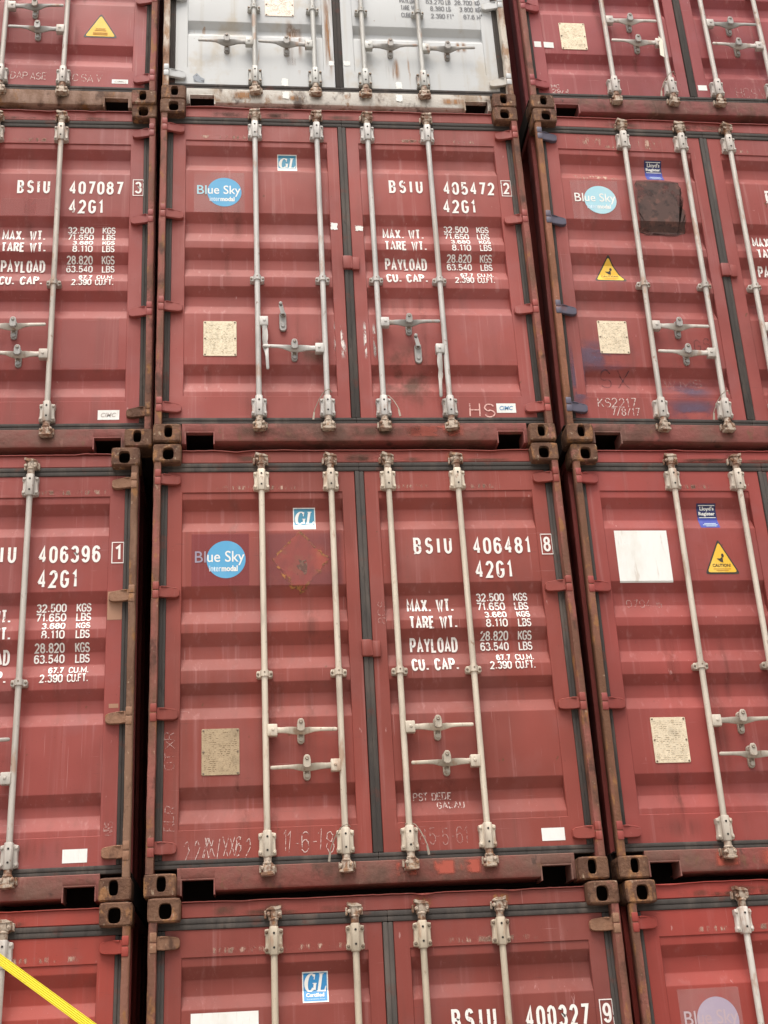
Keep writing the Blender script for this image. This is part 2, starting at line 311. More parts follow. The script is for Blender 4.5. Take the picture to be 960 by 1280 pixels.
def casting_mesh(top, right):
    m_ = MB(); bm = m_.bm; w_, h_, dp = .165, .118, .162
    hx, hz = .089, (.053 if top else .066); rx, rz = (.034, .041) if top else (.025, .041)
    n = 32; hole = []
    for i in range(n):
        a = 2*math.pi*i/n; c, s_ = math.cos(a), math.sin(a); ex = .55
        hole.append((hx+rx*math.copysign(abs(c)**ex, c), hz+rz*math.copysign(abs(s_)**(.8), s_)))
    def out(i, ins=0):
        a = 2*math.pi*i/n; c, s_ = math.cos(a), math.sin(a); rr = .014
        k_ = max(abs(c), abs(s_)); px, pz = c/k_, s_/k_
        x = (0+ins)+((px+1)/2)*(w_-2*ins); z = (0+ins)+((pz+1)/2)*(h_-2*ins)
        # rounded corners
        cx = min(max(x, rr), w_-rr); cz = min(max(z, rr), h_-rr); d = Vector((x-cx, z-cz))
        if d.length > rr-ins: d *= (rr-ins)/d.length; x, z = cx+d.x, cz+d.y
        return x, z
    hi = [(hx+(x-hx)*.94, hz+(z-hz)*.94) for x, z in hole]
    rings = [[(x, dp, z) for x, z in (out(i) for i in range(n))], [(x, .008, z) for x, z in (out(i) for i in range(n))],
             [(x, 0, z) for x, z in (out(i, .008) for i in range(n))], [(x, 0, z) for x, z in hole], [(x, .005, z) for x, z in hi],
             [(x, .028, z) for x, z in hi], [(x, .030, z) for x, z in (out(i, .012) for i in range(n))], [(x, .15, z) for x, z in (out(i, .012) for i in range(n))]]
    m_.loft(rings)
    bm.faces.ensure_lookup_table()
    for v in bm.verts:
        if right: v.co.x = W-v.co.x
        if top: v.co.z += H-h_
    if right: bmesh.ops.reverse_faces(bm, faces=bm.faces)
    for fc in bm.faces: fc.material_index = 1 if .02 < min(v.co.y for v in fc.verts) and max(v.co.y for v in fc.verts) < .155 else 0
    me = m_.mesh('corner_casting'); me.materials.append(None); return me
def post_mesh(right):
    m_ = MB()
    pr = [(.034, .165), (.034, .050), (.012, .044), (.006, .038), (.006, .018), (.009, .010), (.016, .006), (.046, .006), (.048, .009), (.048, .13), (.05, .165)]
    pr = [(W-x, y) for x, y in pr] if right else pr
    zs = [.118+(2.473-.118)*i/40 for i in range(41)]
    rn = random.Random(3+right)
    rings = []
    for z in zs:
        j = rn.uniform(-.0012, .0012); rings.append([(x+j, y+j*.7, z) for x, y in pr])
    m_.loft(rings)
    return m_.mesh('corner_post', 40)
HZ = [(.220, .285), (.932, 1.003), (1.639, 1.707), (2.345, 2.408)]
def hinge_mesh(right):
    """blade welded on the door plus its knuckle on the post; origin at the knuckle's middle"""
    m_ = MB(); sg = -1 if right else 1
    m_.box(-.0178, .0178, .0015, .045, -.0505, -.0015, .006, 2); m_.box(-.0178, .0178, .0020, .045, .0015, .0505, .006, 2)
    o_ = [(.012, -.032), (.05, -.035), (.106, -.031), (.122, -.027), (.130, -.019), (.131, .012), (.126, .022), (.112, .029), (.07, .034), (.045, .034), (.012, .032)]
    def yf(x): return .026+.024*max(0, min(1, (x-.03)/.06))
    pts = [(sg*x, z) for x, z in o_]
    if right: pts = pts[::-1]
    m_.loft([[(x*.985, yf(abs(x)), z*.92) for x, z in pts], [(x, yf(abs(x))+.004, z) for x, z in pts], [(x, .083 if abs(x) > .07 else .05, z) for x, z in pts]])
    m_.tube([(sg*.03, .026, .027), (sg*.055, .036, .029), (sg*.08, .047, .027), (sg*.112, .050, .022)], .004, 6)
    return m_.mesh('hinge')
def header_mesh(seed):
    m_ = MB(); rn = random.Random(seed)
    m_.box(.166, W-.166, .070, .16, 2.494, 2.570, .004, 1)
    # rolled top lip, bent and wavy in places
    n = 90; rings = []
    bumps = [(rn.uniform(.2, 2.2), rn.uniform(-.010, .006), rn.uniform(.02, .12)) for _ in range(7)]
    for i in range(n+1):
        x = .168+(W-.336)*i/n; dz = sum(a*math.exp(-((x-c)/w_)**2) for c, a, w_ in bumps)+rn.uniform(-.0012, .0012)
        dy = -.5*abs(dz)
        rings.append([(x, .060+dy, 2.570+dz), (x, .060+dy, 2.5745+dz), (x, .12, 2.578), (x, .12, 2.573)])
    m_.loft(rings); return m_.mesh('header')
def sill_mesh(seed):
    m_ = MB(); rn = random.Random(seed)
    # profile extruded along x, thinner over the two notches
    def seg(x0, x1, zlow, n):
        rings = []
        for i in range(n+1):
            x = x0+(x1-x0)*i/n; j = rn.uniform(-.0015, .0015)
            low = zlow
            yb = .10 if low > .05 else .26
            rings.append([(x, .068, .150), (x, .064+j, .146), (x, .064+j, low+.016), (x, .069+j, low+.004), (x, .082, low), (x, yb, low), (x, yb, low+.006), (x, .099, low+.01), (x, .099, .150)])
        m_.loft(rings)
    seg(.166, .1855, .012, 1); seg(.1855, .358, .093, 2); seg(.358, 2.085, .030, 50); seg(2.085, 2.2525, .093, 2); seg(2.2525, 2.272, .012, 1)
    # notch rims
    for x0, x1 in ((.186, .3575), (2.0855, 2.252)):
        m_.box(x0-.004, x0+.004, .062, .20, .012, .095); m_.box(x1-.004, x1+.004, .062, .20, .012, .095); m_.box(x0+.004, x1-.004, .0615, .1, .0885, .0955)
    return m_.mesh('sill')
def body_mesh():
    m_ = MB(); bm = m_.bm
    def side(xf, sgn):
        ys = [.168]; dep = [0]; y = .3
        while y < LEN-.3:
            for dy, d in ((.0, 0), (.068, .036), (.138, .036), (.206, 0)): ys.append(y+dy); dep.append(d)
            y += .278
        ys.append(LEN); dep.append(0)
        a = [bm.verts.new((xf+sgn*(.012+d), y, .14)) for y, d in zip(ys, dep)]; b = [bm.verts.new((xf+sgn*(.012+d), y, 2.53)) for y, d in zip(ys, dep)]
        for i in range(len(a)-1): bm.faces.new((a[i], a[i+1], b[i+1], b[i]))
    side(0, 1); side(W, -1)
    def quad(*p): bm.faces.new([bm.verts.new(q) for q in p])
    quad((.01, .172, .158), (W-.01, .172, .158), (W-.01, .172, 2.56), (.01, .172, 2.56)); quad((0, LEN, .03), (W, LEN, .03), (W, LEN, 2.56), (0, LEN, 2.56))
    quad((.01, .172, 2.565), (W-.01, .172, 2.565), (W-.01, LEN, 2.565), (.01, LEN, 2.565))
    for x0, x1 in ((.008, .06), (W-.06, W-.008)): m_.box(x0, x1, .166, LEN-.01, 2.522, 2.575)
    return m_.mesh('body')
def under_mesh():
    m_ = MB(); m_.box(.01, W-.01, .105, LEN, .150, .157)
    for x0, x1 in ((.008, .06), (W-.06, W-.008)): m_.box(x0, x1, .166, LEN-.01, .02, .1495)
    for y in range(24): m_.box(.061, W-.061, .45+y*.5, .50+y*.5, .03, .1495)
    return m_.mesh('underframe')
def keeper_mesh():
    m_ = MB(); m_.box(1.183, 1.238, .048, .0755, 1.272, 1.371, .006, 2); m_.box(1.2385, 1.290, .054, .0755, 1.268, 1.362, .006, 2); m_.lathe([(.008, -.045), (.008, .045)], (1.239, .056, 1.32), 'z', 10)
    return m_.mesh('keeper_plate')

# locking gear, origin on the rod's axis (rod at y=.038)
YB = .038
def rod_mesh(): return MB().lathe([(.015, .150), (.0172, .152), (.0172, 2.470), (.015, 2.472)], (0, 0, 0), 'z', 18).mesh('locking_bar')
def bearing_mesh():
    m_ = MB()
    o_ = [(-.030, -.060), (.030, -.060), (.046, -.056), (.047, -.034), (.043, -.025), (.043, .025), (.047, .034), (.046, .056), (.030, .060), (-.030, .060), (-.046, .056), (-.047, .034), (-.043, .025), (-.043, -.025), (-.047, -.034), (-.046, -.056)]
    m_.prism(o_, .004, .038, .004)
    sec = [(-.0225, .03), (-.0225, -.016), (-.015, -.024), (.015, -.024), (.0225, -.016), (.0225, .03)]
    m_.loft([[(x*.92, y*.92, -.068) for x, y in sec], [(x, y, -.064) for x, y in sec], [(x, y, .064) for x, y in sec], [(x*.92, y*.92, .068) for x, y in sec]])
    nb = len(m_.bm.faces)
    for x in (-.037, .037):
        for z in (-.043, .043): m_.bolt(x, .005, z, .0085, .010)
    n1 = len(m_.bm.faces)
    for z in (-.034, .036): m_.lathe([(.0058, -.0015), (.0058, .004)], (0, -.0245, z), 'y', 10)
    m_.bm.faces.ensure_lookup_table()
    for i, fc in enumerate(m_.bm.faces): fc.material_index = 0 if i < nb else (1 if i < n1 else 2)
    me = m_.mesh('bearing_bracket'); me.materials.append(None); me.materials.append(None); return me
def guide_mesh():
    m_ = MB(); m_.prism(rrect(-.045, .045, -.019, .019, .010), .006, .042, .003)
    sec = []
    for i in range(9):
        a = math.pi+math.pi*i/8; sec.append((.024*math.cos(a), .024*math.sin(a)))
    sec += [(.024, .03), (-.024, .03)]
    m_.loft([[(x, y, -.017) for x, y in sec], [(x, y, .019) for x, y in sec]])
    nb = len(m_.bm.faces)
    for x in (-.036, .036): m_.bolt(x, .007, 0, .007, .008)
    m_.lathe([(.005, -.0015), (.005, .003)], (0, -.0238, .004), 'y', 8)
    m_.bm.faces.ensure_lookup_table()
    for i, fc in enumerate(m_.bm.faces): fc.material_index = 0 if i < nb else 1
    me = m_.mesh('guide_bracket'); me.materials.append(None); return me
def cam_mesh(top, seed):
    """cam head with its keeper; z measured from the rod's end"""
    m_ = MB(); rn = random.Random(seed); s = 1
    m_.lathe([(.019, -.034), (.021, -.030), (.021, .0), (.026, .004), (.026, .010), (.019, .016)], (0, 0, 0), 'z', 16)
    m_.box(-.018, .018, -.022, .034, .012, .064, .006, 2)
    t = rn.uniform(-.012, .012)
    m_.prism([(-.036, .056+t*.4), (-.016, .050), (.016, .051), (.036, .055-t*.4), (.036, .066-t), (.014, .068), (-.014, .069), (-.036, .067+t)], -.026, .020, .003)
    for sx in (-1, 1):
        m_.prism([(sx*.021+x, .032+z) for x, z in [(-.004, -.020), (.004, -.022), (.016, -.014), (.019, .004), (.015, .020), (.003, .024), (-.004, .020)]], -.016+rn.uniform(-.006, .006), .034, .004)
        m_.lathe([(.006, -.010), (.010, -.006), (.010, .006)], (sx*.028, -.014, .030+rn.uniform(-.004, .004)), 'y', 10)
        m_.box(min(sx*.034, sx*.045), max(sx*.034, sx*.045), .012, .034, .012, .052, .003)
    if not top:
        for v in m_.bm.verts: v.co.z = -v.co.z
    return m_.mesh('cam')
def hub_mesh(sg):
    m_ = MB(); a, b = sorted((sg*.010, sg*.064)); m_.box(a, b, -.022, .018, -.033, .033, .005, 2); m_.bolt(sg*.040, -.021, .002, .009, .006); return m_.mesh('handle_hub')
def lever_mesh(sg):
    """origin at the hub pin; reaches out along +-x"""
    m_ = MB()
    st = [(.018, .004, 0, .012, .015, 0), (.045, .004, 0, .008, .0145, 0), (.075, .005, .001, .006, .0165, .2), (.105, .008, 0, .005, .018, .8), (.135, .011, -.002, .005, .0175, 1.5), (.152, .012, -.003, .005, .014, 1.7),
          (.172, .011, -.003, .005, .0165, 1.5), (.200, .006, .001, .005, .015, .8), (.225, .001, .003, .006, .0115, .2), (.26, -.002, .004, .0065, .0098, 0), (.342, -.003, .004, .0065, .0095, 0), (.349, -.003, .004, .004, .006, 0)]
    rings = []
    for x, y, z, hy, hz, tw in st:
        c = .7; rings.append([(sg*x, y+dy*hy-tw*dz*hz*.5, z+dz*hz) for dy, dz in ((-1, -c), (-1, c), (-c, 1), (c, 1), (1, c), (1, -c), (c, -1), (-c, -1))])
    m_.loft(rings)
    return m_.mesh('handle', 50)
def catch_mesh():
    """retainer on the door, origin on the door face level with the handle"""
    m_ = MB(); m_.prism(capsule(0, -.004, .0195, .064), -.014, .004, .003)
    m_.lathe([(.0125, -.026), (.0125, -.008)], (0, 0, -.045), 'y', 12)
    m_.lathe([(.017, -.018), (.017, -.010)], (0, 0, .042), 'y', 12)
    m_.prism([(-.016, .052), (-.021, .03), (-.020, -.004), (-.010, -.012), (.010, -.012), (.020, -.004), (.021, .03), (.016, .052), (.008, .060), (-.008, .060)][::-1], -.072, -.058, .004)
    m_.box(-.012, .012, -.060, -.010, .024, .050, .003); m_.box(-.013, .013, -.026, -.010, -.032, -.012, .002)
    nb = len(m_.bm.faces)
    m_.bolt(0, -.071, .040, .010, .007)
    m_.bm.faces.ensure_lookup_table()
    for i, fc in enumerate(m_.bm.faces): fc.material_index = 0 if i < nb else 1
    me = m_.mesh('handle_catch'); me.materials.append(None); return me
def lone_catch_mesh():
    """retainer with its flap swung open"""
    m_ = MB(); m_.prism(capsule(0, -.02, .022, .070), -.012, .004, .003); m_.prism(capsule(0, -.045, .012, .020), -.018, -.010, .002)
    m_.lathe([(.019, -.022), (.019, -.010)], (0, 0, .028), 'y', 12)
    m_.loft([[(x-.012*t, y_, .03+z+.06*t) for x, y_, z in ((-.013, -.04, -.012), (.013, -.04, -.012), (.013, -.022, .012), (-.013, -.022, .012))] for t in (0, .5, .9)])
    m_.lathe([(.006, -.048), (.011, -.046), (.011, -.02)], (-.012, 0, .094), 'y', 10)
    nb = len(m_.bm.faces); m_.bolt(0, -.021, .022, .009, .008)
    m_.bm.faces.ensure_lookup_table()
    for i, fc in enumerate(m_.bm.faces): fc.material_index = 0 if i < nb else 1
    me = m_.mesh('handle_catch'); me.materials.append(None); return me
def wire_mesh(seed, tag=False):
    m_ = MB(); rn = random.Random(seed); s = rn.choice((-1, 1)) if not tag else -1
    m_.tube([(.025, -.01, .075), (.01, -.03, .088), (-.012, -.028, .080), (-.028, -.01, .070), (-.055, .0, .03), (-.075, .012, -.015), (-.088, .022, -.05)], .0028, 6)
    m_.prism([(-.098, -.095), (-.086, -.097), (-.080, -.048), (-.090, -.046)], .016, .022)
    return m_.mesh('seal_wire')

ME = dict(rod=rod_mesh(), bear=bearing_mesh(), guide=guide_mesh(), camt=[cam_mesh(True, i) for i in range(3)], camb=[cam_mesh(False, i+9) for i in range(3)],
    hub={1: hub_mesh(1), -1: hub_mesh(-1)}, lever={1: lever_mesh(1), -1: lever_mesh(-1)}, catch=catch_mesh(), lone=lone_catch_mesh(),
    hinge={0: hinge_mesh(False), 1: hinge_mesh(True)}, post=[post_mesh(False), post_mesh(True)],
    cast={(t, r): casting_mesh(t, r) for t in (0, 1) for r in (0, 1)}, gasket=[gasket_mesh(0), gasket_mesh(1)], body=body_mesh(), under=under_mesh(), keeper=keeper_mesh(),
    red=[door_mesh(0, REC_RED, 'door'), door_mesh(1, REC_RED, 'door')], white=[door_mesh(0, REC_WHITE, 'door'), door_mesh(1, REC_WHITE, 'door')],
    wire=wire_mesh(1))

# ------------------------------------------------------------------ lettering: stroke glyphs in a unit cell
def A(cx, cz, rx, rz, a0, a1, n=12): return [(cx+rx*math.cos(math.radians(a0+(a1-a0)*i/n)), cz+rz*math.sin(math.radians(a0+(a1-a0)*i/n))) for i in range(n+1)]
G = {
 '0': (1, [('c', A(.5, .70, .5, .30, 0, 180)+A(.5, .30, .5, .30, 180, 360))]), 'O': (1, [('c', A(.5, .70, .5, .30, 0, 180)+A(.5, .30, .5, .30, 180, 360))]),
 '1': (.55, [('o', [(.15, .80), (.75, 1), (.75, 0)])]), '2': (1, [('o', A(.5, .70, .48, .30, 165, -25)+[(.0, 0), (1, 0)])]),
 '3': (1, [('o', A(.48, .75, .46, .25, 160, -70)+A(.48, .27, .52, .27, 78, -160))]),
 '4': (1, [('o', [(.74, 0), (.74, 1), (.0, .27)]), ('o', [(-.07, .27), (1.06, .27)])]), '5': (1, [('o', [(.94, 1), (.12, 1), (.06, .52)]+A(.48, .32, .52, .32, 130, -155))]),
 '6': (1, [('c', A(.5, .31, .5, .31, 0, 360, 20)[:-1]), ('o', [(.0, .32)]+A(.5, .70, .5, .30, 180, 25))]), '7': (1, [('o', [(0, 1), (1, 1), (.36, 0)])]),
 '8': (1, [('c', A(.5, .77, .43, .23, 0, 360, 18)[:-1]), ('c', A(.5, .27, .5, .27, 0, 360, 18)[:-1])]),
 '9': (1, [('c', A(.5, .69, .5, .31, 0, 360, 20)[:-1]), ('o', [(1, .68)]+A(.5, .30, .5, .30, 0, -155))]),
 'A': (1.1, [('o', [(0, 0), (.5, 1), (1, 0)]), ('o', [(.2, .30), (.8, .30)])]),
 'B': (1, [('c', [(0, 0), (0, 1), (.5, 1)]+A(.55, .76, .40, .24, 90, -90)+A(.55, .26, .45, .26, 90, -90)), ('o', [(0, .52), (.55, .52)])]),
 'C': (1, [('o', A(.5, .70, .5, .30, 15, 180)+A(.5, .30, .5, .30, 180, 345))]), 'D': (1, [('c', [(0, 0), (0, 1), (.45, 1)]+A(.45, .65, .55, .35, 90, 0)+A(.45, .35, .55, .35, 0, -90))]),
 'E': (.9, [('o', [(1, 1), (0, 1), (0, 0), (1, 0)]), ('o', [(0, .52), (.85, .52)])]), 'F': (.9, [('o', [(1, 1), (0, 1), (0, 0)]), ('o', [(0, .52), (.85, .52)])]),
 'G': (1, [('o', A(.5, .70, .5, .30, 20, 180)+A(.5, .30, .5, .30, 180, 360)+[(1, .46), (.55, .46)])]), 'H': (1, [('o', [(0, 0), (0, 1)]), ('o', [(1, 0), (1, 1)]), ('o', [(0, .5), (1, .5)])]),
 'I': (.22, [('o', [(.5, 0), (.5, 1)])]), 'J': (.9, [('o', [(1, 1)]+A(.5, .28, .5, .28, 0, -170))]), 'K': (1, [('o', [(0, 0), (0, 1)]), ('o', [(1, 1), (0, .38)]), ('o', [(.32, .58), (1, 0)])]),
 'L': (.9, [('o', [(0, 1), (0, 0), (1, 0)])]), 'M': (1.3, [('o', [(0, 0), (0, 1), (.5, .25), (1, 1), (1, 0)])]), 'N': (1.1, [('o', [(0, 0), (0, 1), (1, 0), (1, 1)])]),
 'P': (1, [('o', [(0, 0), (0, 1), (.5, 1)]+A(.55, .73, .45, .27, 90, -90)+[(0, .46)])]), 'R': (1, [('o', [(0, 0), (0, 1), (.5, 1)]+A(.55, .74, .43, .26, 90, -90)+[(0, .48)]), ('o', [(.5, .48), (1, 0)])]),
 'S': (1, [('o', A(.5, .74, .46, .26, 20, 265)+A(.5, .27, .5, .27, 85, -160))]), 'T': (1, [('o', [(0, 1), (1, 1)]), ('o', [(.5, 1), (.5, 0)])]),
 'U': (1, [('o', [(0, 1)]+A(.5, .30, .5, .30, 180, 360)+[(1, 1)])]), 'V': (1.1, [('o', [(0, 1), (.5, 0), (1, 1)])]), 'W': (1.4, [('o', [(0, 1), (.25, 0), (.5, .8), (.75, 0), (1, 1)])]),
 'X': (1.1, [('o', [(0, 0), (1, 1)]), ('o', [(0, 1), (1, 0)])]), 'Y': (1.1, [('o', [(0, 1), (.5, .45), (1, 1)]), ('o', [(.5, .45), (.5, 0)])]),
 '.': (.32, [('o', [(.5, 0), (.5, .14)])]), ',': (.2, [('o', [(.6, .14), (.3, -.1)])]), '-': (.6, [('o', [(0, .45), (1, .45)])]), '/': (.8, [('o', [(0, 0), (1, 1)])]),
 '@': (1, [('c', A(.5, .5, .5, .5, 0, 360, 18)[:-1]), ('o', A(.55, .5, .2, .22, -30, 300))]), '^': (.5, [('c', A(.5, .85, .3, .12, 0, 360, 10)[:-1])]), ' ': (.50, [])}
LAY = [0]
def ribbon(bm, pts, hw, closed=False, jit=0):
    pts = [Vector(p) for p in pts]
    q = [pts[0]]
    for p in pts[1:]:
        if (p-q[-1]).length > 1e-5: q.append(p)
    pts = q; n = len(pts)
    if n < 2: return
    LAY[0] += 1; y = -(LAY[0] % 7)*.00018
    L_, R_ = [], []
    for i, p in enumerate(pts):
        a = pts[i-1] if (i > 0 or closed) else None; b = pts[(i+1) % n] if (i < n-1 or closed) else None
        d1 = (p-a).normalized() if a is not None else None; d2 = (b-p).normalized() if b is not None else None
        d1 = d1 if d1 is not None else d2; d2 = d2 if d2 is not None else d1
        n1 = Vector((-d1.y, d1.x)); n2 = Vector((-d2.y, d2.x)); mm = (n1+n2)
        mm = mm.normalized() if mm.length > 1e-4 else n1
        w_ = hw[i] if isinstance(hw, list) else hw
        l = w_/max(.5, mm.dot(n1)); L_.append(bm.verts.new((p.x+mm.x*l, y, p.y+mm.y*l))); R_.append(bm.verts.new((p.x-mm.x*l, y, p.y-mm.y*l)))
    for i in range(n if closed else n-1):
        j = (i+1) % n; bm.faces.new((L_[i], R_[i], R_[j], L_[j]))
def write(bm, s, x0, x1, z0, z1, sw, gap=.32, hand=0, rn=None):
    tot = sum(G[c][0] for c in s)+gap*(len(s)-1); u = (x1-x0-sw)/tot; x = x0+sw/2; h = z1-z0-sw
    for c in s:
        gw, paths = G[c]
        jx, jz, tl = (rn.uniform(-1, 1)*hand*h, rn.uniform(-1, 1)*hand*h, rn.uniform(-.1, .25)*hand*4) if hand else (0, 0, 0)
        for kind, p in paths:
            pp = []
            for a, b in p:
                ex = rn.uniform(-1, 1)*hand*.25 if hand else 0
                pp.append((x+a*gw*u+jx+tl*b*h*.6+ex*h, z0+sw/2+b*h+jz+ex*h*.5))
            ribbon(bm, pp, sw/2, kind == 'c')
        x += (gw+gap)*u
def conform(m_, rec, off):
    bm = m_.bm; uvl = bm.loops.layers.uv.new('uv')
    xs = [v.co.x for v in bm.verts]; zs = [v.co.z for v in bm.verts]; a, b, c, d = min(xs), max(xs), min(zs), max(zs)
    for fc in bm.faces:
        for lp in fc.loops: lp[uvl].uv = ((lp.vert.co.x-a)/max(b-a, 1e-6), (lp.vert.co.z-c)/max(d-c, 1e-6))
    for _, z in prof_pts(rec)[1:-1]+[(0, ZT), (0, ZB)]:
        if c < z < d: bmesh.ops.bisect_plane(bm, geom=bm.verts[:]+bm.edges[:]+bm.faces[:], plane_co=(0, 0, z), plane_no=(0, 0, 1), dist=1e-6)
    for xe in (.171, 1.112, 1.331, 2.264):
        if a < xe < b: bmesh.ops.bisect_plane(bm, geom=bm.verts[:]+bm.edges[:]+bm.faces[:], plane_co=(xe, 0, 0), plane_no=(1, 0, 0), dist=1e-6)
    for v in bm.verts:
        x, z = v.co.x, v.co.z
        inp = any(l-1e-5 < x < r+1e-5 for _, l, r, _ in DOORX)
        y = prof_y(rec, z) if inp and ZB < z < ZT else D
        if any(abs(x-e_) < 1e-4 for e_ in (.171, 1.112, 1.331, 2.264)): y = min(y, D+.002)
        v.co.y += y-off
def decal(m_, rec, off, name, M, parent, label=None):
    conform(m_, rec, off); bm = m_.bm
    me = bpy.data.meshes.new(name); bm.normal_update()
    for fc in bm.faces:
        if fc.normal.y > 0: fc.normal_flip()
    bm.to_mesh(me); bm.free(); return put(name, me, M, parent, label=label)
def quad(x0, x1, z0, z1, ragged=0, rn=None, skew=0):
    m_ = MB(); p = []
    cs = [(x0, z0), (x1, z0), (x1+skew, z1), (x0+skew, z1)]
    for (a, b), (c, d) in zip(cs, cs[1:]+cs[:1]):
        n = 8 if ragged else 1
        for i in range(n):
            t = i/n; jx, jz = (rn.uniform(-ragged, ragged), rn.uniform(-ragged, ragged)) if ragged else (0, 0); p.append((a+(c-a)*t+jx, b+(d-b)*t+jz))
    m_.bm.faces.new([m_.bm.verts.new((x, 0, z)) for x, z in p]); return m_
def poly(p):
    m_ = MB(); m_.bm.faces.new([m_.bm.verts.new((x, 0, z)) for x, z in p]); return m_
def font_decal(s, x0, x1, z0, z1, rec, off, name, M, parent, bold=.0, shear=0, x_from=None):
    """printed words set in the built-in typeface, fitted to a box"""
    cu = bpy.data.curves.new('text', 'FONT'); cu.body = s; cu.size = 1; cu.offset = bold; cu.shear = shear; cu.resolution_u = 4
    t = bpy.data.objects.new('text', cu); COL.objects.link(t); bpy.context.view_layer.update()
    me = t.evaluated_get(bpy.context.evaluated_depsgraph_get()).to_mesh(); m_ = MB(); m_.bm.from_mesh(me)
    t.to_mesh_clear() if hasattr(t, 'to_mesh_clear') else None
    bpy.data.objects.remove(t); bpy.data.curves.remove(cu)
    xs = [v.co.x for v in m_.bm.verts]; ys = [v.co.y for v in m_.bm.verts]; a, b, c, d = min(xs), max(xs), min(ys), max(ys)
    for v in m_.bm.verts: v.co = (x0+(v.co.x-a)/(b-a)*(x1-x0), 0, z0+(v.co.y-c)/(d-c)*(z1-z0))
    return decal(m_, rec, off, name, M, parent)

# ------------------------------------------------------------------ setting
GZ = -2.597-.020
gm = MB(); gm.bm.faces.new([gm.bm.verts.new(p) for p in ((-400, -400, GZ), (400, -400, GZ), (400, 400, GZ), (-400, 400, GZ))])
g = put('ground', gm.mesh('ground'), GROUND); g['kind'] = 'structure'

# ------------------------------------------------------------------ containers
OFF = dict(A0=(.0573, .0344, -.0042, .0037), A1=(.0813, .0535, -.0122, -.0075), A2=(.0252, .0353, -.017, -.0055), A3=(.0307, .0025, -.0017, .0022),
    B0=(.0029, -.0014, .005, -.0004), B1=(-.0016, -.0053, .0078, .0001), B2=(0, 0, 0, 0), B3=(.019, -.0452, -.0026, .0024),
    C0=(.017, -.0063, .0006, 0), C1=(-.0227, -.0075, .0047, .0173), C2=(-.032, .014, -.001, .0104), C3=(-.0107, .0069, -.0053, -.0003))
PITCH = H+.006
LABEL = dict(
    A0='red container with a small lettered yellow triangle, top of the left column', A1='dusty red container with white number 407087 and a pale patch under it',
    A2='red container numbered 406396 with tan hinges on its right post', A3='bright red container behind the yellow strap, at the bottom of the left column',
    B0='white container with rusty corner castings and all handles level, top of the middle column', B1='faded red container number 405472 with two lock handles hanging down',
    B2='red container number 406481 with a flaked diamond placard mark beside a blue round logo', B3='dull red container number 400327 with tan hinges and a white sheet on its left door',
    C0='red container with a pale data plate, top of the right column beside the white container', C1='weathered red container with blue painted hinges and a dark tarry square on its door',
    C2='red container with a large blank white sheet and a yellow caution triangle on its door', C3='vivid red container with a faded lavender logo disc, bottom of the right column')
CARGO = {}
DOOR = {}
BARX = [.632, 1.046, 1.392, 1.806]
HAND = [(1, .855, 'h'), (-1, .655, 'h'), (1, .855, 'h'), (-1, .655, 'h')]
HAND_W = [(-1, .540, 'h'), (-1, .536, 'h'), (1, .540, 'h'), (1, .534, 'h')]
rv = random.Random(11)
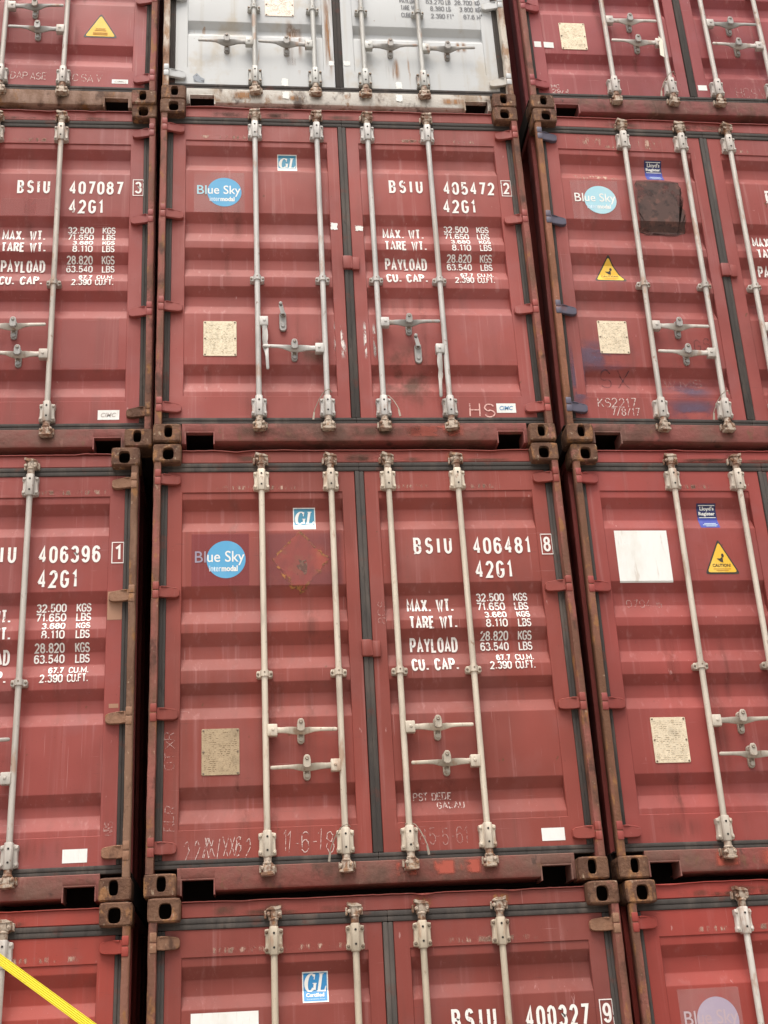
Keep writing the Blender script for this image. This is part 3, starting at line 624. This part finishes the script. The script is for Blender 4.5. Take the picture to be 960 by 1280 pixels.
for n in sorted(OFF):
    c, r = 'ABC'.index(n[0]), int(n[1]); dx, dy, dz, ro = OFF[n]
    root = bpy.data.objects.new('shipping_container', None); COL.objects.link(root)
    root.location = ((c-1)*(W+.09)+dx, dy, (2-r)*PITCH+dz); root.rotation_euler = (0, ro, 0)
    root['label'] = LABEL[n]; root['category'] = 'shipping container'; root['group'] = 'shipping containers stacked in columns'
    CARGO[n] = root; rec = REC_WHITE if n == 'B0' else REC_RED; pm = P[n]
    put('body', ME['body'], pm, root); put('underframe', ME['under'], CAVITY, root)
    for i in (0, 1): put('corner_post', ME['post'][i], POST[n], root)
    for t in (0, 1):
        for i in (0, 1): put('corner_casting', ME['cast'][(t, i)], [CAST, CAVITY], root)
    put('header', header_mesh(c*10+r), pm, root); put('sill', sill_mesh(c*10+r+50), SILL[n], root)
    ds = []
    for i in (0, 1):
        d = put('door', (ME['white'] if n == 'B0' else ME['red'])[i], pm, root); ds.append(d)
        put('gasket', ME['gasket'][i], RUBBER, d)
        for z0, z1 in HZ:
            hm = pm; lab = None
            if n == 'A2' and i == 1: hm, lab = TAN, 'tan primed hinge'
            elif n == 'B3' or (n == 'C3' and i == 1): hm, lab = TAN, 'tan primed hinge'
            elif n == 'C1' and i == 0: hm, lab = BLUEPAINT, 'blue painted hinge'
            elif n == 'A1' and i == 1 and z0 < .5: hm, lab = CAST, 'rusty hinge'
            put('hinge', ME['hinge'][i], hm, d, (W-.031 if i else .031, 0, (z0+z1)/2), label=lab)
    DOOR[n] = ds
    put('keeper_plate', ME['keeper'], pm, ds[1])
    for b, x in enumerate(BARX):
        bar = put('locking_bar', ME['rod'], BAR[n], root, (x+rv.uniform(-.004, .004), YB, 0))
        for z in (.2525, 2.3645): put('bearing_bracket', ME['bear'], [BAR[n], BOLT if n in ('B3', 'B0') else BAR[n], HOLE], bar, (0, 0, z))
        put('guide_bracket', ME['guide'], [BAR[n], BOLT], bar, (0, 0, .875 if n == 'B0' else 1.178))
        put('cam', ME['camt'][rv.randrange(3)], CAM_M, bar, (0, 0, 2.462), (0, 0, rv.uniform(-.25, .25)))
        put('cam', ME['camb'][rv.randrange(3)], CAM_M, bar, (0, 0, .160), (0, 0, rv.uniform(-.25, .25)))
        sg, hz, st = (HAND_W if n == 'B0' else HAND)[b]
        hz += rv.uniform(-.004, .004)
        put('handle_hub', ME['hub'][sg], BAR[n], bar, (0, 0, hz))
        hang = n == 'B1' and b in (0, 3)
        if hang:
            put('handle', ME['lever'][sg], BAR[n], bar, (sg*.040, -.012, hz), (0, math.radians(88)*sg, 0), 'lock handle hanging down')
            put('handle_catch', ME['lone'], [HANDLE[n], BOLT], bar, (.157 if b == 0 else -.171, D-YB-.001, .895 if b == 0 else .665))
        else:
            put('handle', ME['lever'][sg], HANDLE[n] if n == 'B0' or rv.random() < .5 else BAR[n], bar, (sg*.040, -.010, hz), (0, rv.uniform(-.03, .03), 0))
            put('handle_catch', ME['catch'], [HANDLE[n], BOLT], bar, (sg*.192, DP-YB-.001, hz-.002))
        if (n, b) in (('B1', 1), ('B1', 2), ('B2', 1), ('B2', 2), ('C1', 1), ('C0', 1)):
            put('seal_wire', ME['wire'], WIRE, bar, (0, -.03, .2525+rv.uniform(-.01, .01)), (0, math.pi if (n, b) in (('B1', 2), ('B2', 2)) else 0, 0) if False else (0, 0, math.radians(170) if (n, b) in (('B1', 2), ('B2', 2)) else 0))
        if (n, b) == ('C0', 1):
            tm = MB(); tm.prism([(-.05, .52), (-.022, .50), (-.014, .66), (-.04, .70)][::-1], -.026, -.0245); put('paper_tag', tm.mesh('paper_tag'), TAGM, bar)

# ------------------------------------------------------------------ markings
SW = .0155
def number(n, owner, digits, check, x=(0, 0), own_x=None):
    d = DOOR[n][1]; rec = REC_RED; ox = own_x or (1.519, 1.747)
    def line(name, t, x0, x1, z0, z1, sw=SW, gap=.92):
        m_ = MB(); write(m_.bm, t, x0, x1, z0, z1, sw, gap); decal(m_, rec, .0022, name, PRINT, d)
    line('owner_code', owner, ox[0], ox[1], 1.897, 2.001, SW, 1.25)
    if digits:
        line('serial_number', digits, x[0] or 1.872, x[1] or 2.220, 1.892, 1.997)
        b0, b1 = 2.286, 2.352; m_ = MB()
        write(m_.bm, check, b0+.0115, b1-.0105, 1.900, 1.995, .0135, 0); decal(m_, rec, .0022, 'check_digit', PRINT, d); m_ = MB()
        ribbon(m_.bm, [(b0, 1.884), (b1, 1.884), (b1, 2.011), (b0, 2.011)], .0026, True); decal(m_, rec, .0022, 'digit_box', PRINT, d)
        line('size_code', '42G1', 1.874, 2.097, 1.740, 1.848)
def weights(n, rows=True, first=99):
    d = DOOR[n][1]; rec = REC_RED
    def line(name, t, x0, x1, z0, z1, sw, gap):
        m_ = MB(); write(m_.bm, t, x0, x1, z0, z1, sw, gap); decal(m_, rec, .0022, name, PRINT, d)
    for s, x0, x1, z0, z1 in (('MAX. WT.', 1.460, 1.735, 1.545, 1.628), ('TARE WT.', 1.464, 1.745, 1.436, 1.515), ('PAYLOAD', 1.464, 1.740, 1.302, 1.388), ('CU. CAP.', 1.464, 1.735, 1.186, 1.264))[:first]:
        line('weight_heading', s, x0, x1, z0, z1, .0125, .70)
    if rows:
        for s, t, z0, z1, xa, xt in (('32.500', 'KGS', 1.606, 1.657, 1.871, 2.093), ('71.650', 'LBS', 1.548, 1.600, 1.870, 2.093), ('3.680', 'KGS', 1.496, 1.538, 1.908, 2.097), ('8.110', 'LBS', 1.438, 1.488, 1.910, 2.098),
                ('28.820', 'KGS', 1.366, 1.417, 1.874, 2.095), ('63.540', 'LBS', 1.306, 1.357, 1.872, 2.096), ('67.7', 'CU.M.', 1.240, 1.281, 1.955, 2.066), ('2.390', 'CU.FT.', 1.186, 1.235, 1.912, 2.060)):
            line('weight_value', s, xa, 2.038, z0, z1, .0078, .46); line('weight_unit', t, xt, 2.176, z0, z1, .0072 if len(t) < 4 else .0062, .36)
number('B1', 'BSIU', '405472', '2', (1.886, 2.238)); weights('B1')
number('B2', 'BSIU', '406481', '8'); weights('B2')
number('A1', 'BSIU', '407087', '3', own_x=(1.540, 1.749)); weights('A1')
number('A2', 'BSIU', '406396', '1'); weights('A2')
number('B3', 'BSIU', '400327', '9', (1.896, 2.228)); number('C1', 'BSIU', '', '', own_x=(1.600, 1.80)); weights('C1', False, 3)

def disc_logo(n, film, disc, letters, tail, fuzzy=False):
    d = DOOR[n][0]; rec = REC_RED
    decal(quad(.226, .556, 1.718, 2.040), rec, .0012, 'logo_film', film, d)
    decal(poly([(.424+.112*math.cos(a*math.pi/24), 1.880+.116*math.sin(a*math.pi/24)) for a in range(48)]), rec, .0018, 'logo_disc', disc, d)
    # the first letters stand on the bare film, the rest on the disc
    font_decal('Bl', .246, .308, 1.862, 1.932, rec, .0026, 'logo_lettering', tail, d, .004)
    font_decal('ue Sky', .316, .530, 1.843, 1.933, rec, .0026, 'logo_lettering', letters, d, .006)
    font_decal('inter', .328, .395, 1.806, 1.842, rec, .0026, 'logo_lettering', letters if fuzzy else LBLUE, d, .012)
    font_decal('modal', .398, .490, 1.806, 1.842, rec, .0026, 'logo_lettering', letters, d, .035)
disc_logo('B1', FILM, BLUE, WHITE, BLUEP); disc_logo('B2', FILM_D, BLUE, WHITE, mat('slate_lettering', (.27, .24, .30), .55)); disc_logo('C1', FILM, BLUEP, WHITE, WHITE)
disc_logo('C3', FILM, LAV, PINKL, PINKL, True)
def class_sticker(n, x0, z0, full=False):
    d = DOOR[n][0]; rec = REC_RED; w_, h_ = .131, .148
    decal(quad(x0, x0+w_, z0, z0+h_), rec, .0014, 'class_sticker', WHITE, d)
    lo = .0 if full else .30
    decal(quad(x0+.006, x0+w_-.006, z0+.006+(.028 if not full else 0), z0+h_-.006), rec, .002, 'sticker_field', TEAL if not full else mat('bright_blue_vinyl', (.035, .22, .46), .45), d)
    m_ = MB(); X = lambda a, b: (x0+.010+a*.112, z0+(.052 if full else .038)+b*.088)
    # italic serif capitals drawn with thick and thin strokes
    pts = A(.29, .5, .20, .46, 48, 318, 26); pts = [(a+.10*(b-.5), b) for a, b in pts]
    wd = [.0035+.0060*abs(math.cos(math.radians(48+270*i/26)))**1.5 for i in range(27)]
    ribbon(m_.bm, [X(*p) for p in pts], wd)
    ribbon(m_.bm, [X(.455, .10), X(.485, .44)], .0065); ribbon(m_.bm, [X(.38, .45), X(.56, .45)], .0022); ribbon(m_.bm, [X(.49, .96), X(.45, .66)], .0022)
    ribbon(m_.bm, [X(.66, .04), X(.78, .96)], .0072); ribbon(m_.bm, [X(.68, .96), X(.89, .96)], .0024); ribbon(m_.bm, [X(.56, .04), X(.93, .04), X(.985, .30)], [.0024, .0042, .0020])
    decal(m_, rec, .003, 'sticker_lettering', WHITE, d)
    if full: font_decal('Certified', x0+.018, x0+w_-.022, z0+.027, z0+.046, rec, .003, 'sticker_lettering', WHITE, d, .03); font_decal('Sustainability First', x0+.020, x0+w_-.020, z0+.012, z0+.020, rec, .003, 'sticker_lettering', LBLUE, d)
    else: font_decal('Germanischer Lloyd', x0+.012, x0+w_-.012, z0+.011, z0+.026, rec, .003, 'sticker_lettering', TEAL, d)
class_sticker('B1', .778, 2.071); class_sticker('B2', .818, 2.066); class_sticker('B3', .774, 2.066, True)
def register_sticker(n, x0, z0):
    d = DOOR[n][0]; rec = REC_RED; w_, h_ = .122, .168
    decal(quad(x0, x0+w_, z0, z0+h_*.48), rec, .0014, 'register_sticker', NAVY, d); decal(quad(x0, x0+w_, z0+h_*.482, z0+h_), rec, .0014, 'register_sticker', NAVYD, d)
    m_ = MB()
    for z in (.93, .47): ribbon(m_.bm, [(x0+.010, z0+h_*z), (x0+w_-.008, z0+h_*z)], .0022)
    decal(m_, rec, .003, 'sticker_lettering', WHITE, d)
    font_decal("Lloyd's", x0+.020, x0+w_-.012, z0+h_*.72, z0+h_*.90, rec, .003, 'sticker_lettering', WHITE, d, .03)
    font_decal('Register', x0+.010, x0+w_-.010, z0+h_*.52, z0+h_*.70, rec, .003, 'sticker_lettering', WHITE, d, .03)
    m_ = MB()
    for a, z in ((.25, .20), (.15, .13), (.3, .07)): ribbon(m_.bm, [(x0+w_*a, z0+h_*z), (x0+w_*(1-a*.6), z0+h_*z)], .0020)
    decal(m_, rec, .003, 'sticker_lettering', LBLUE, d)
register_sticker('C1', .778, 2.072); register_sticker('C2', .776, 2.062)
def triangle(n, di, cx, z0, z1, hw, text=True, pale=False):
    d = DOOR[n][di]; rec = REC_RED
    def tri(s):
        c = (z0+(z1-z0)*.36); pts = [(cx-hw*s, c+(z0-c)*s), (cx+hw*s, c+(z0-c)*s), (cx, c+(z1-c)*s)]
        out = []
        for i in range(3):
            a, b, e = Vector(pts[i-1]), Vector(pts[i]), Vector(pts[(i+1) % 3]); r = .02
            p, q = b+(a-b).normalized()*r, b+(e-b).normalized()*r
            for t in (0, .33, .67, 1): out.append(tuple((1-t)**2*p+2*t*(1-t)*b+t*t*q))
        return poly(out)
    decal(tri(1), rec, .0012, 'warning_triangle', BLACK, d); decal(tri(.86), rec, .002, 'triangle_field', YEL, d)
    hh = z1-z0; zc = z0+hh*.50
    m_ = MB(); bm = m_.bm
    if text:
        bm.faces.new([bm.verts.new((cx+x*hw, 0, z0+z*hh)) for x, z in ((-.24, .44), (.0, .34), (.12, .33), (.12, .50), (-.02, .44))])
        bm.faces.new([bm.verts.new((cx+.13*hw+.075*hw*math.cos(a*.524)*1.0, -.0002, z0+.525*hh+.055*hh*math.sin(a*.524))) for a in range(12)])
        decal(m_, rec, .003, 'triangle_symbol', BLACK, d)
        font_decal('CAUTION!', cx-hw*.52, cx+hw*.52, z0+hh*.20, z0+hh*.29, rec, .003, 'triangle_lettering', DKTEXT, d, .03)
        m_ = MB()
        for z, a in ((.145, .5), (.10, .35)): ribbon(m_.bm, [(cx-hw*a, z0+hh*z), (cx+hw*a, z0+hh*z)], .0018)
        decal(m_, rec, .003, 'triangle_lettering', ORTEXT, d)
    else:
        for z, a in ((.36, .28), (.29, .34), (.19, .42), (.13, .42)): ribbon(bm, [(cx-hw*a, z0+hh*z), (cx+hw*a, z0+hh*z)], .0035)
        decal(m_, rec, .003, 'triangle_lettering', ORTEXT, d)
triangle('C1', 0, .429, 1.225, 1.440, .112); triangle('C2', 0, .866, 1.757, 1.985, .108); triangle('A0', 1, 2.035, .640, .862, .120, False)

def data_plate(n, x0, x1, z0, z1, M, skew=0, text=True):
    d = DOOR[n][0]; rec = REC_WHITE if n == 'B0' else REC_RED
    m_ = MB(); m_.prism(rrect(x0, x1, z0, z1, .006, 2), DP-.004, DP+.001, .001); nb = len(m_.bm.faces)
    for x in (x0+.010, x1-.010):
        for z in (z0+.010, (z0+z1)/2, z1-.010): m_.bolt(x, DP-.003, z, .0055, .005)
    n1 = len(m_.bm.faces); rn = random.Random(ord(n[0])*7+ord(n[1])); z = z1-.022
    while z > z0+.012:
        x = x0+.014
        while x < x1-.02:
            l = min(rn.uniform(.005, .022), x1-.014-x)
            if rn.random() < .8: m_.box(x, x+l, DP-.0046, DP-.0035, z-.0016, z+.0016)
            x += l+rn.uniform(.003, .010)
        z -= .0105
    m_.bm.faces.ensure_lookup_table()
    for i, fc in enumerate(m_.bm.faces): fc.material_index = 0 if i < nb else (1 if i < n1 else 2)
    me = m_.mesh('data_plate'); me.materials.append(None); me.materials.append(None); put('data_plate', me, [M, BOLT, ENGRAVE], d)
data_plate('B1', .291, .496, .630, .882, PLATE); data_plate('B2', .288, .492, .632, .886, PLATE_B); data_plate('C1', .295, .490, .667, .912, PLATE_C)
data_plate('C2', .300, .504, .628, .888, PLATE_C); data_plate('C0', .300, .492, .612, .862, PLATE_C); data_plate('B0', .712, .917, .838, 1.052, PLATE_W)
def small_sticker(n, di, x0, x1, z0, z1, text, M):
    d = DOOR[n][di]; rec = REC_RED; h_ = z1-z0
    decal(quad(x0, x1, z0, z1), rec, .0014, 'white_sticker', WHITE, d)
    if text: font_decal(text, x0+.018, x1-.018, z0+h_*.28, z0+h_*.72, rec, .0024, 'sticker_lettering', M, d, .02, .25)
small_sticker('A0', 1, 2.130, 2.239, .228, .264, 'CIMC', FADEINK); small_sticker('A1', 1, 2.105, 2.233, .217, .283, 'CIMC', FADEINK); small_sticker('B1', 1, 2.099, 2.221, .226, .292, 'CIMC', INK)
small_sticker('B2', 1, 2.110, 2.237, .219, .287, '', INK); small_sticker('A2', 1, 2.076, 2.203, .211, .281, '', INK)
small_sticker('C0', 0, .098, .242, .621, .673, '', INK); small_sticker('C0', 1, 1.262, 1.328, .259, .306, '', INK)
decal(quad(.228, .553, 1.707, 2.041), REC_RED, .0016, 'blank_sheet', WHITE, DOOR['C2'][0]); decal(quad(.218, .552, 1.705, 2.041), REC_RED, .0016, 'blank_sheet', WHITE, DOOR['B3'][0])
for n, di, q in (('B1', 0, (1.116, 1.160, 1.588, 1.641)), ('B1', 1, (1.277, 1.329, 1.582, 1.621)), ('B0', 0, (.816, .860, .198, .262)), ('B0', 1, (1.612, 1.655, .2, .258)), ('B0', 0, (1.150, 1.186, .392, .432)), ('B0', 1, (1.252, 1.300, .394, .436))):
    decal(quad(*q, .004, rv), REC_RED, .0018, 'tape_scrap', WHITE, DOOR[n][di])
for x0, x1 in ((.818, .866), (1.606, 1.652)):
    me = quad(x0, x1, .075, .135, .004, rv); bm = me.bm
    for v in bm.verts: v.co.y = .060
    m0 = bpy.data.meshes.new('tape_scrap'); bm.to_mesh(m0); bm.free(); put('tape_scrap', m0, WHITE, CARGO['B0'])
decal(poly([(.207, .262), (.215, .212), (.285, .206), (.288, .240), (.262, .255), (.235, .290)]), REC_WHITE, .0016, 'torn_sticker', mat('grey_torn_vinyl', (.25, .27, .3), .6, 0, [((.1, .1, .11), (30, 30, 30), 5, .5, .6, .8)]), DOOR['B0'][0])
# grey weight table of the white container
for z0, items in ((1.002, (('PAYLOAD', 1.684, 1.816), ('63.270', 1.877, 2.010), ('LB', 2.022, 2.060), ('28.700', 2.087, 2.220), ('KG', 2.237, 2.276))),
        (.937, (('TARE WT.', 1.688, 1.816), ('8.380', 1.905, 2.010), ('LB', 2.022, 2.060), ('3.800', 2.120, 2.222), ('KG', 2.238, 2.277))),
        (.866, (('CUBE', 1.690, 1.766), ('2.390', 1.906, 2.011), ('FT^', 2.023, 2.076), ('67.6', 2.144, 2.228), ('M^', 2.242, 2.284)))):
    for t, x0, x1 in items:
        m_ = MB(); write(m_.bm, t, x0, x1, z0, z0+.046, .0075, .42); decal(m_, REC_WHITE, .0022, 'weight_marking', PRINT_D, DOOR['B0'][1])

# chalk scribbles
def chalk(n, di, s, x0, x1, z0, z1, sw=.0045, M=None, hand=.05, seed=1, vert=False):
    m_ = MB(); rn = random.Random(seed)
    write(m_.bm, s, x0, x1, z0, z1, sw, .45, hand, rn)
    if vert:
        cx, cz = (x0+x1)/2, (z0+z1)/2
        for v in m_.bm.verts: dx, dz = v.co.x-cx, v.co.z-cz; v.co.x, v.co.z = cx-dz, cz+dx
    decal(m_, REC_RED, .0024, 'chalk_writing', M or CHALK, DOOR[n][di])
chalk('B2', 0, '22/XX/XX62', .209, .541, .195, .300, .0036, hand=.17, seed=4); chalk('B2', 0, '11-6-18', .707, .985, .212, .322, .0038, hand=.11, seed=5)
chalk('B2', 1, 'PST', 1.427, 1.510, .462, .506, .005, seed=6); chalk('B2', 1, 'DEDE', 1.530, 1.640, .464, .506, .005, seed=26); chalk('B2', 1, 'GALAU', 1.555, 1.705, .415, .455, .005, seed=7); chalk('B2', 1, '85-5-61', 1.448, 1.71, .222, .312, .0045, CHALKF, seed=8)
chalk('B2', 0, 'OTXR', .01, .22, .745, .800, .0045, CHALKF, .12, 9, True); chalk('B2', 0, 'RLR', .05, .19, .382, .440, .0045, CHALKF, .14, 10, True)
chalk('B1', 1, 'HS', 1.925, 2.084, .197, .294, .008, mat('pink_chalk', (.75, .45, .40), .9, alpha=.9, alpha_layers=[((80, 80, 60), 5, .3, .5)]), .06, 11)
chalk('C1', 0, 'KS2217', .236, .486, .270, .337, .0055, seed=12); chalk('C1', 0, '7/8/17', .318, .500, .212, .268, .0055, seed=13)
chalk('C0', 0, 'HC', .179, .240, .242, .278, .0055, seed=14, hand=.04); chalk('C0', 0, '29/4', .182, .305, .196, .236, .0055, seed=15, hand=.04); chalk('C0', 1, 'HCSV', 1.540, 1.76, .200, .292, .0045, CHALKF, seed=16)
chalk('A0', 1, 'DAPASE', 1.450, 1.694, .242, .303, .005, CHALK, .08, 17); chalk('A0', 1, 'CSAV', 1.869, 2.060, .236, .300, .0045, CHALK, .1, 18)
chalk('C2', 0, '0704 @', .257, .476, 1.556, 1.608, .0045, CHALKF, .06, 19); chalk('A2', 1, 'NRS', 2.27, 2.345, .350, .400, .005, CHALKF, .12, 20, True)
chalk('B2', 1, '8CS', 1.245, 1.38, 1.515, 1.565, .004, CHALKF, .15, 21, True)

# stains and wear
def stain(n, di, x0, x1, z0, z1, M, name='stain', off=.0010):
    m_ = MB(); decal(quad(x0, x1, z0, z1), REC_WHITE if n == 'B0' else REC_RED, off, name, M, DOOR[n][di])
# torn placard diamond
dm = [(.853, 2.046), (1.018, 1.872), (.960, 1.800), (.860, 1.692), (.800, 1.715), (.690, 1.880)]
rn = random.Random(21); dd = []
for (a, b), (c, d_) in zip(dm, dm[1:]+dm[:1]):
    for i in range(10): t = i/10; dd.append((a+(c-a)*t+rn.uniform(-.006, .006), b+(d_-b)*t+rn.uniform(-.006, .006)))
stain('B2', 0, .640, 1.112, 1.70, 2.056, PATCHP, 'faded_patch', .0008)
decal(poly(dd), REC_RED, .0013, 'placard_residue', RESIDUE, DOOR['B2'][0])
m_ = MB(); ribbon(m_.bm, dd, [.004+.016*rn.random()*(1 if p[1] < 1.80 else .3) for p in dd], True); decal(m_, REC_RED, .0019, 'residue_rim', RESEDGE, DOOR['B2'][0])
decal(poly([(.840, 1.875), (.862, 1.866), (.885, 1.872), (.892, 1.84), (.888, 1.79), (.875, 1.775), (.862, 1.80), (.838, 1.815), (.828, 1.835), (.850, 1.845)]), REC_RED, .0022, 'torn_glue_spot', mat('dried_glue', (.14, .095, .055), .8, 0, [((.3, .2, .12), (50, 50, 50), 5, .5, .6, .8)], alpha=.95, alpha_layers=[((40, 40, 40), 6, .3, .4)]), DOOR['B2'][0])
stain('B2', 0, .80, 1.0, 1.25, 1.70, DRIP); stain('B2', 0, .28, .34, .36, .64, DRIP); stain('B2', 0, .46, .50, .5, .64, DRIP)
def blot(n, di, x0, x1, z0, z1, M, name, seed, rag=.018):
    rn = random.Random(seed); m_ = MB(); pts = []
    cs = rrect(x0, x1, z0, z1, min(x1-x0, z1-z0)*.16, 5)
    for (a, b), (c, d_) in zip(cs, cs[1:]+cs[:1]):
        nn = max(1, int(math.hypot(c-a, d_-b)/.02))
        for q in range(nn): t = q/nn; pts.append((a+(c-a)*t+rn.gauss(0, rag*.4), b+(d_-b)*t+rn.gauss(0, rag*.4)))
    m_.bm.faces.new([m_.bm.verts.new((x, 0, z)) for x, z in pts]); bmesh.ops.triangulate(m_.bm, faces=m_.bm.faces[:])
    decal(m_, REC_RED, .0012, name, M, DOOR[n][di])
blot('C1', 0, .672, 1.004, 1.63, 2.055, TARSTAIN, 'tarry_square', 5)
stain('C1', 0, .02, .55, .50, .80, BLUESTAIN, 'blue_overspray'); stain('C1', 0, .05, .20, .15, .80, BLUESTAIN, 'blue_overspray')
stain('C1', 0, .62, 1.06, .330, .500, BLUESTAIN, 'blue_overspray'); stain('C1', 0, .60, 1.10, .16, .37, BLUESTAIN, 'blue_overspray')
stain('C1', 0, .29, .60, 2.32, 2.42, PALESCR, 'scuff'); stain('C1', 0, .70, .95, 2.32, 2.42, PALESCR, 'scuff'); stain('C1', 0, .2, .62, 2.04, 2.11, PALESCR, 'scuff')
chalk('C1', 0, 'SX', .28, .46, .43, .56, .007, mat('grey_spray', (.08, .04, .05), .8, alpha=.6, alpha_layers=[((40, 40, 30), 5, .3, .6)]), .1, 30)
chalk('C1', 0, 'GS', .93, 1.03, .70, .79, .006, mat('grey_spray_thin', (.09, .05, .055), .8, alpha=.5, alpha_layers=[((40, 40, 30), 5, .3, .6)]), .1, 31); chalk('C1', 0, 'WMS', .70, .95, .44, .50, .004, CHALKF, .1, 32)
stain('B1', 1, 1.288, 1.332, .60, .90, WHITESCR, 'white_scrape'); stain('B1', 1, 1.350, 1.372, .585, .89, WHITESCR, 'white_scrape'); stain('B1', 0, 1.10, 1.185, .60, .90, WHITESCR, 'white_scrape')
stain('B1', 1, 1.35, 1.78, .20, .80, GRIME, 'grime'); stain('B1', 0, .85, 1.11, .55, .80, GRIME, 'grime'); stain('B1', 0, .28, .36, .38, .63, DRIP); stain('B1', 1, 1.30, 1.8, .9, 1.1, DRIP)
stain('A2', 1, 2.266, 2.352, 1.535, 1.715, TANSTAIN, 'primer_patch'); stain('A2', 1, 2.29, 2.345, 1.03, 1.055, TANSTAIN, 'primer_patch')
stain('A1', 1, 1.44, 1.77, 1.72, 1.86, PATCH, 'repainted_patch'); stain('A1', 1, 1.862, 2.222, .575, .935, PATCH, 'repainted_patch')
stain('C2', 0, .30, .51, .36, .62, DRIP); stain('C2', 0, .2, .6, .19, .346, DRIP); stain('A2', 1, 1.35, 2.25, .2, .37, DRIP)
stain('B0', 0, .84, .98, .40, .84, RUSTDRIP, 'rust_drip'); stain('B0', 0, 1.12, 1.19, .2, 1.2, RUSTDRIP, 'rust_drip'); stain('B0', 1, 1.54, 1.66, .25, .5, RUSTDRIP, 'rust_drip'); stain('B0', 1, 2.05, 2.15, .54, .66, RUSTDRIP, 'rust_drip')
stain('B0', 0, .85, .95, .38, .47, RUSTDRIP, 'rust_drip')
for n in P:
    if n == 'B0': continue
    for i in range(7):
        di = rv.randrange(2); x = rv.uniform(.2, .9)+(1.16 if di else 0); z = rv.uniform(.3, 2.0); stain(n, di, x, x+rv.uniform(.03, .16), z-rv.uniform(.25, .9), z, DRIP)
        di = rv.randrange(2); x = rv.uniform(.2, .8)+(1.16 if di else 0); stain(n, di, x, x+rv.uniform(.15, .4), 2.315, 2.35, PALESCR, 'scuff')
# bare patches on sills
def sill_patch(n, x0, x1, z0, z1, M, name='worn_patch'):
    m_ = quad(x0, x1, z0, z1); uvl = m_.bm.loops.layers.uv.new('uv')
    for fc in m_.bm.faces:
        for lp in fc.loops: lp[uvl].uv = ((lp.vert.co.x-x0)/(x1-x0), (lp.vert.co.z-z0)/(z1-z0))
    for v in m_.bm.verts: v.co.y = .0608
    me = bpy.data.meshes.new(name); m_.bm.to_mesh(me); m_.bm.free(); put(name, me, M, CARGO[n])
for x in (1.30, 1.50, 1.64): sill_patch('B2', x, x+.13, .06, .145, REDPATCH)
sill_patch('C2', .55, .70, .05, .145, REDPATCH); sill_patch('C2', .78, 1.3, .05, .145, REDPATCH); sill_patch('B1', .45, .85, .045, .14, GRIME, 'grime'); sill_patch('B1', .95, 1.8, .045, .148, GRIME, 'grime'); sill_patch('B1', 1.5, 1.9, .05, .14, REDPATCH)
sill_patch('B0', .75, 1.0, .05, .11, RUSTDRIP, 'rust_drip'); sill_patch('B0', 1.9, 2.1, .05, .12, RUSTDRIP, 'rust_drip'); sill_patch('B0', .45, .7, .05, .14, RUSTDRIP, 'rust_drip')

# dirt washed along the headers
for n in P:
    for i in range(5):
        x = rv.uniform(.2, 2.0); sill_patch(n, x, x+rv.uniform(.15, .5), 2.492, rv.uniform(2.52, 2.56), GRIME, 'grime')
        o = COL.objects[-1]; o.location.y = .0078
    for x in BARX:
        sill_patch(n, x-.06, x+.07, 2.494, 2.56, RUSTDRIP if n == 'B0' or rv.random() < .3 else GRIME, 'grime'); COL.objects[-1].location.y = .0076
        sill_patch(n, x-.06, x+.06, .05, .148, GRIME, 'grime'); COL.objects[-1].location.y = -.0006

# ------------------------------------------------------------------ yellow lashing strap, from the lower left container down to the yard
def pix(u, v, y):
    ray = r2*((u-480)/1592.3)+u2*((640-v)/1592.3)+f; t = (y-CAM[1])/ray.y; return Vector(CAM)+ray*t
strap = bpy.data.objects.new('lashing_strap', None); COL.objects.link(strap)
P1 = Vector((2.4986, -1.2517, GZ+.10)); P0 = Vector((-1.1105, -.012, .040))
strap.location = (P1.x, P1.y, GZ)
strap['label'] = 'taut yellow webbing strap slanting across the bright red container at lower left'; strap['category'] = 'strap'
def loc(p): return Vector(p)-strap.location
d = (P1-P0).normalized(); nrm = Vector((.10, -1, .28)); nrm = (nrm-d*nrm.dot(d)).normalized(); wd = d.cross(nrm).normalized()
sec = []; HWD = .0225; nr = 5
for i in range(nr*4+1):
    t = -1+2*i/(nr*4); sec.append((t*HWD, .0030+.0018*math.sin((i/4)*2*math.pi)))
secf = sec+[(x, -.002) for x, _ in sec[::-1]]
m_ = MB(); rings = []
for i in range(41):
    t = i/40; p = P0.lerp(P1, t); p.z -= .004*math.sin(math.pi*t)
    rings.append([tuple(loc(p+wd*a+nrm*b)) for a, b in secf])
m_.loft(rings); put('webbing', m_.mesh('webbing', 60), STRAP, strap)
m_ = MB(); m_.tube([loc(P0+wd*HWD), loc(P0-d*.03+wd*.02), loc(P0-d*.05+Vector((0, 0, .03))), loc(P0+Vector((-.005, .0, .075))), loc(P0+Vector((-.01, .04, .10))), loc(P0+Vector((-.01, .055, .08)))], .007, 10)
m_.tube([loc(P0+wd*HWD), loc(P0-wd*HWD), loc(P0-d*.05)], .006, 10); put('hook', m_.mesh('hook'), STEEL, strap)
m_ = MB(); m_.tube([loc(P1+wd*HWD), loc(P1-wd*HWD), loc(P1+d*.06), loc(P1+wd*HWD)], .006, 10); m_.tube([tuple(loc(Vector((P1.x+.06+.05*math.cos(a*.524), P1.y, GZ+.02+.05*math.sin(a*.524))))) for a in range(13)], .008, 10)
m_.box(*[v for q in zip(loc((P1.x-.02, P1.y-.07, GZ)), loc((P1.x+.14, P1.y+.07, GZ+.012))) for v in q], .003); put('ground_anchor', m_.mesh('ground_anchor'), STEEL, strap)
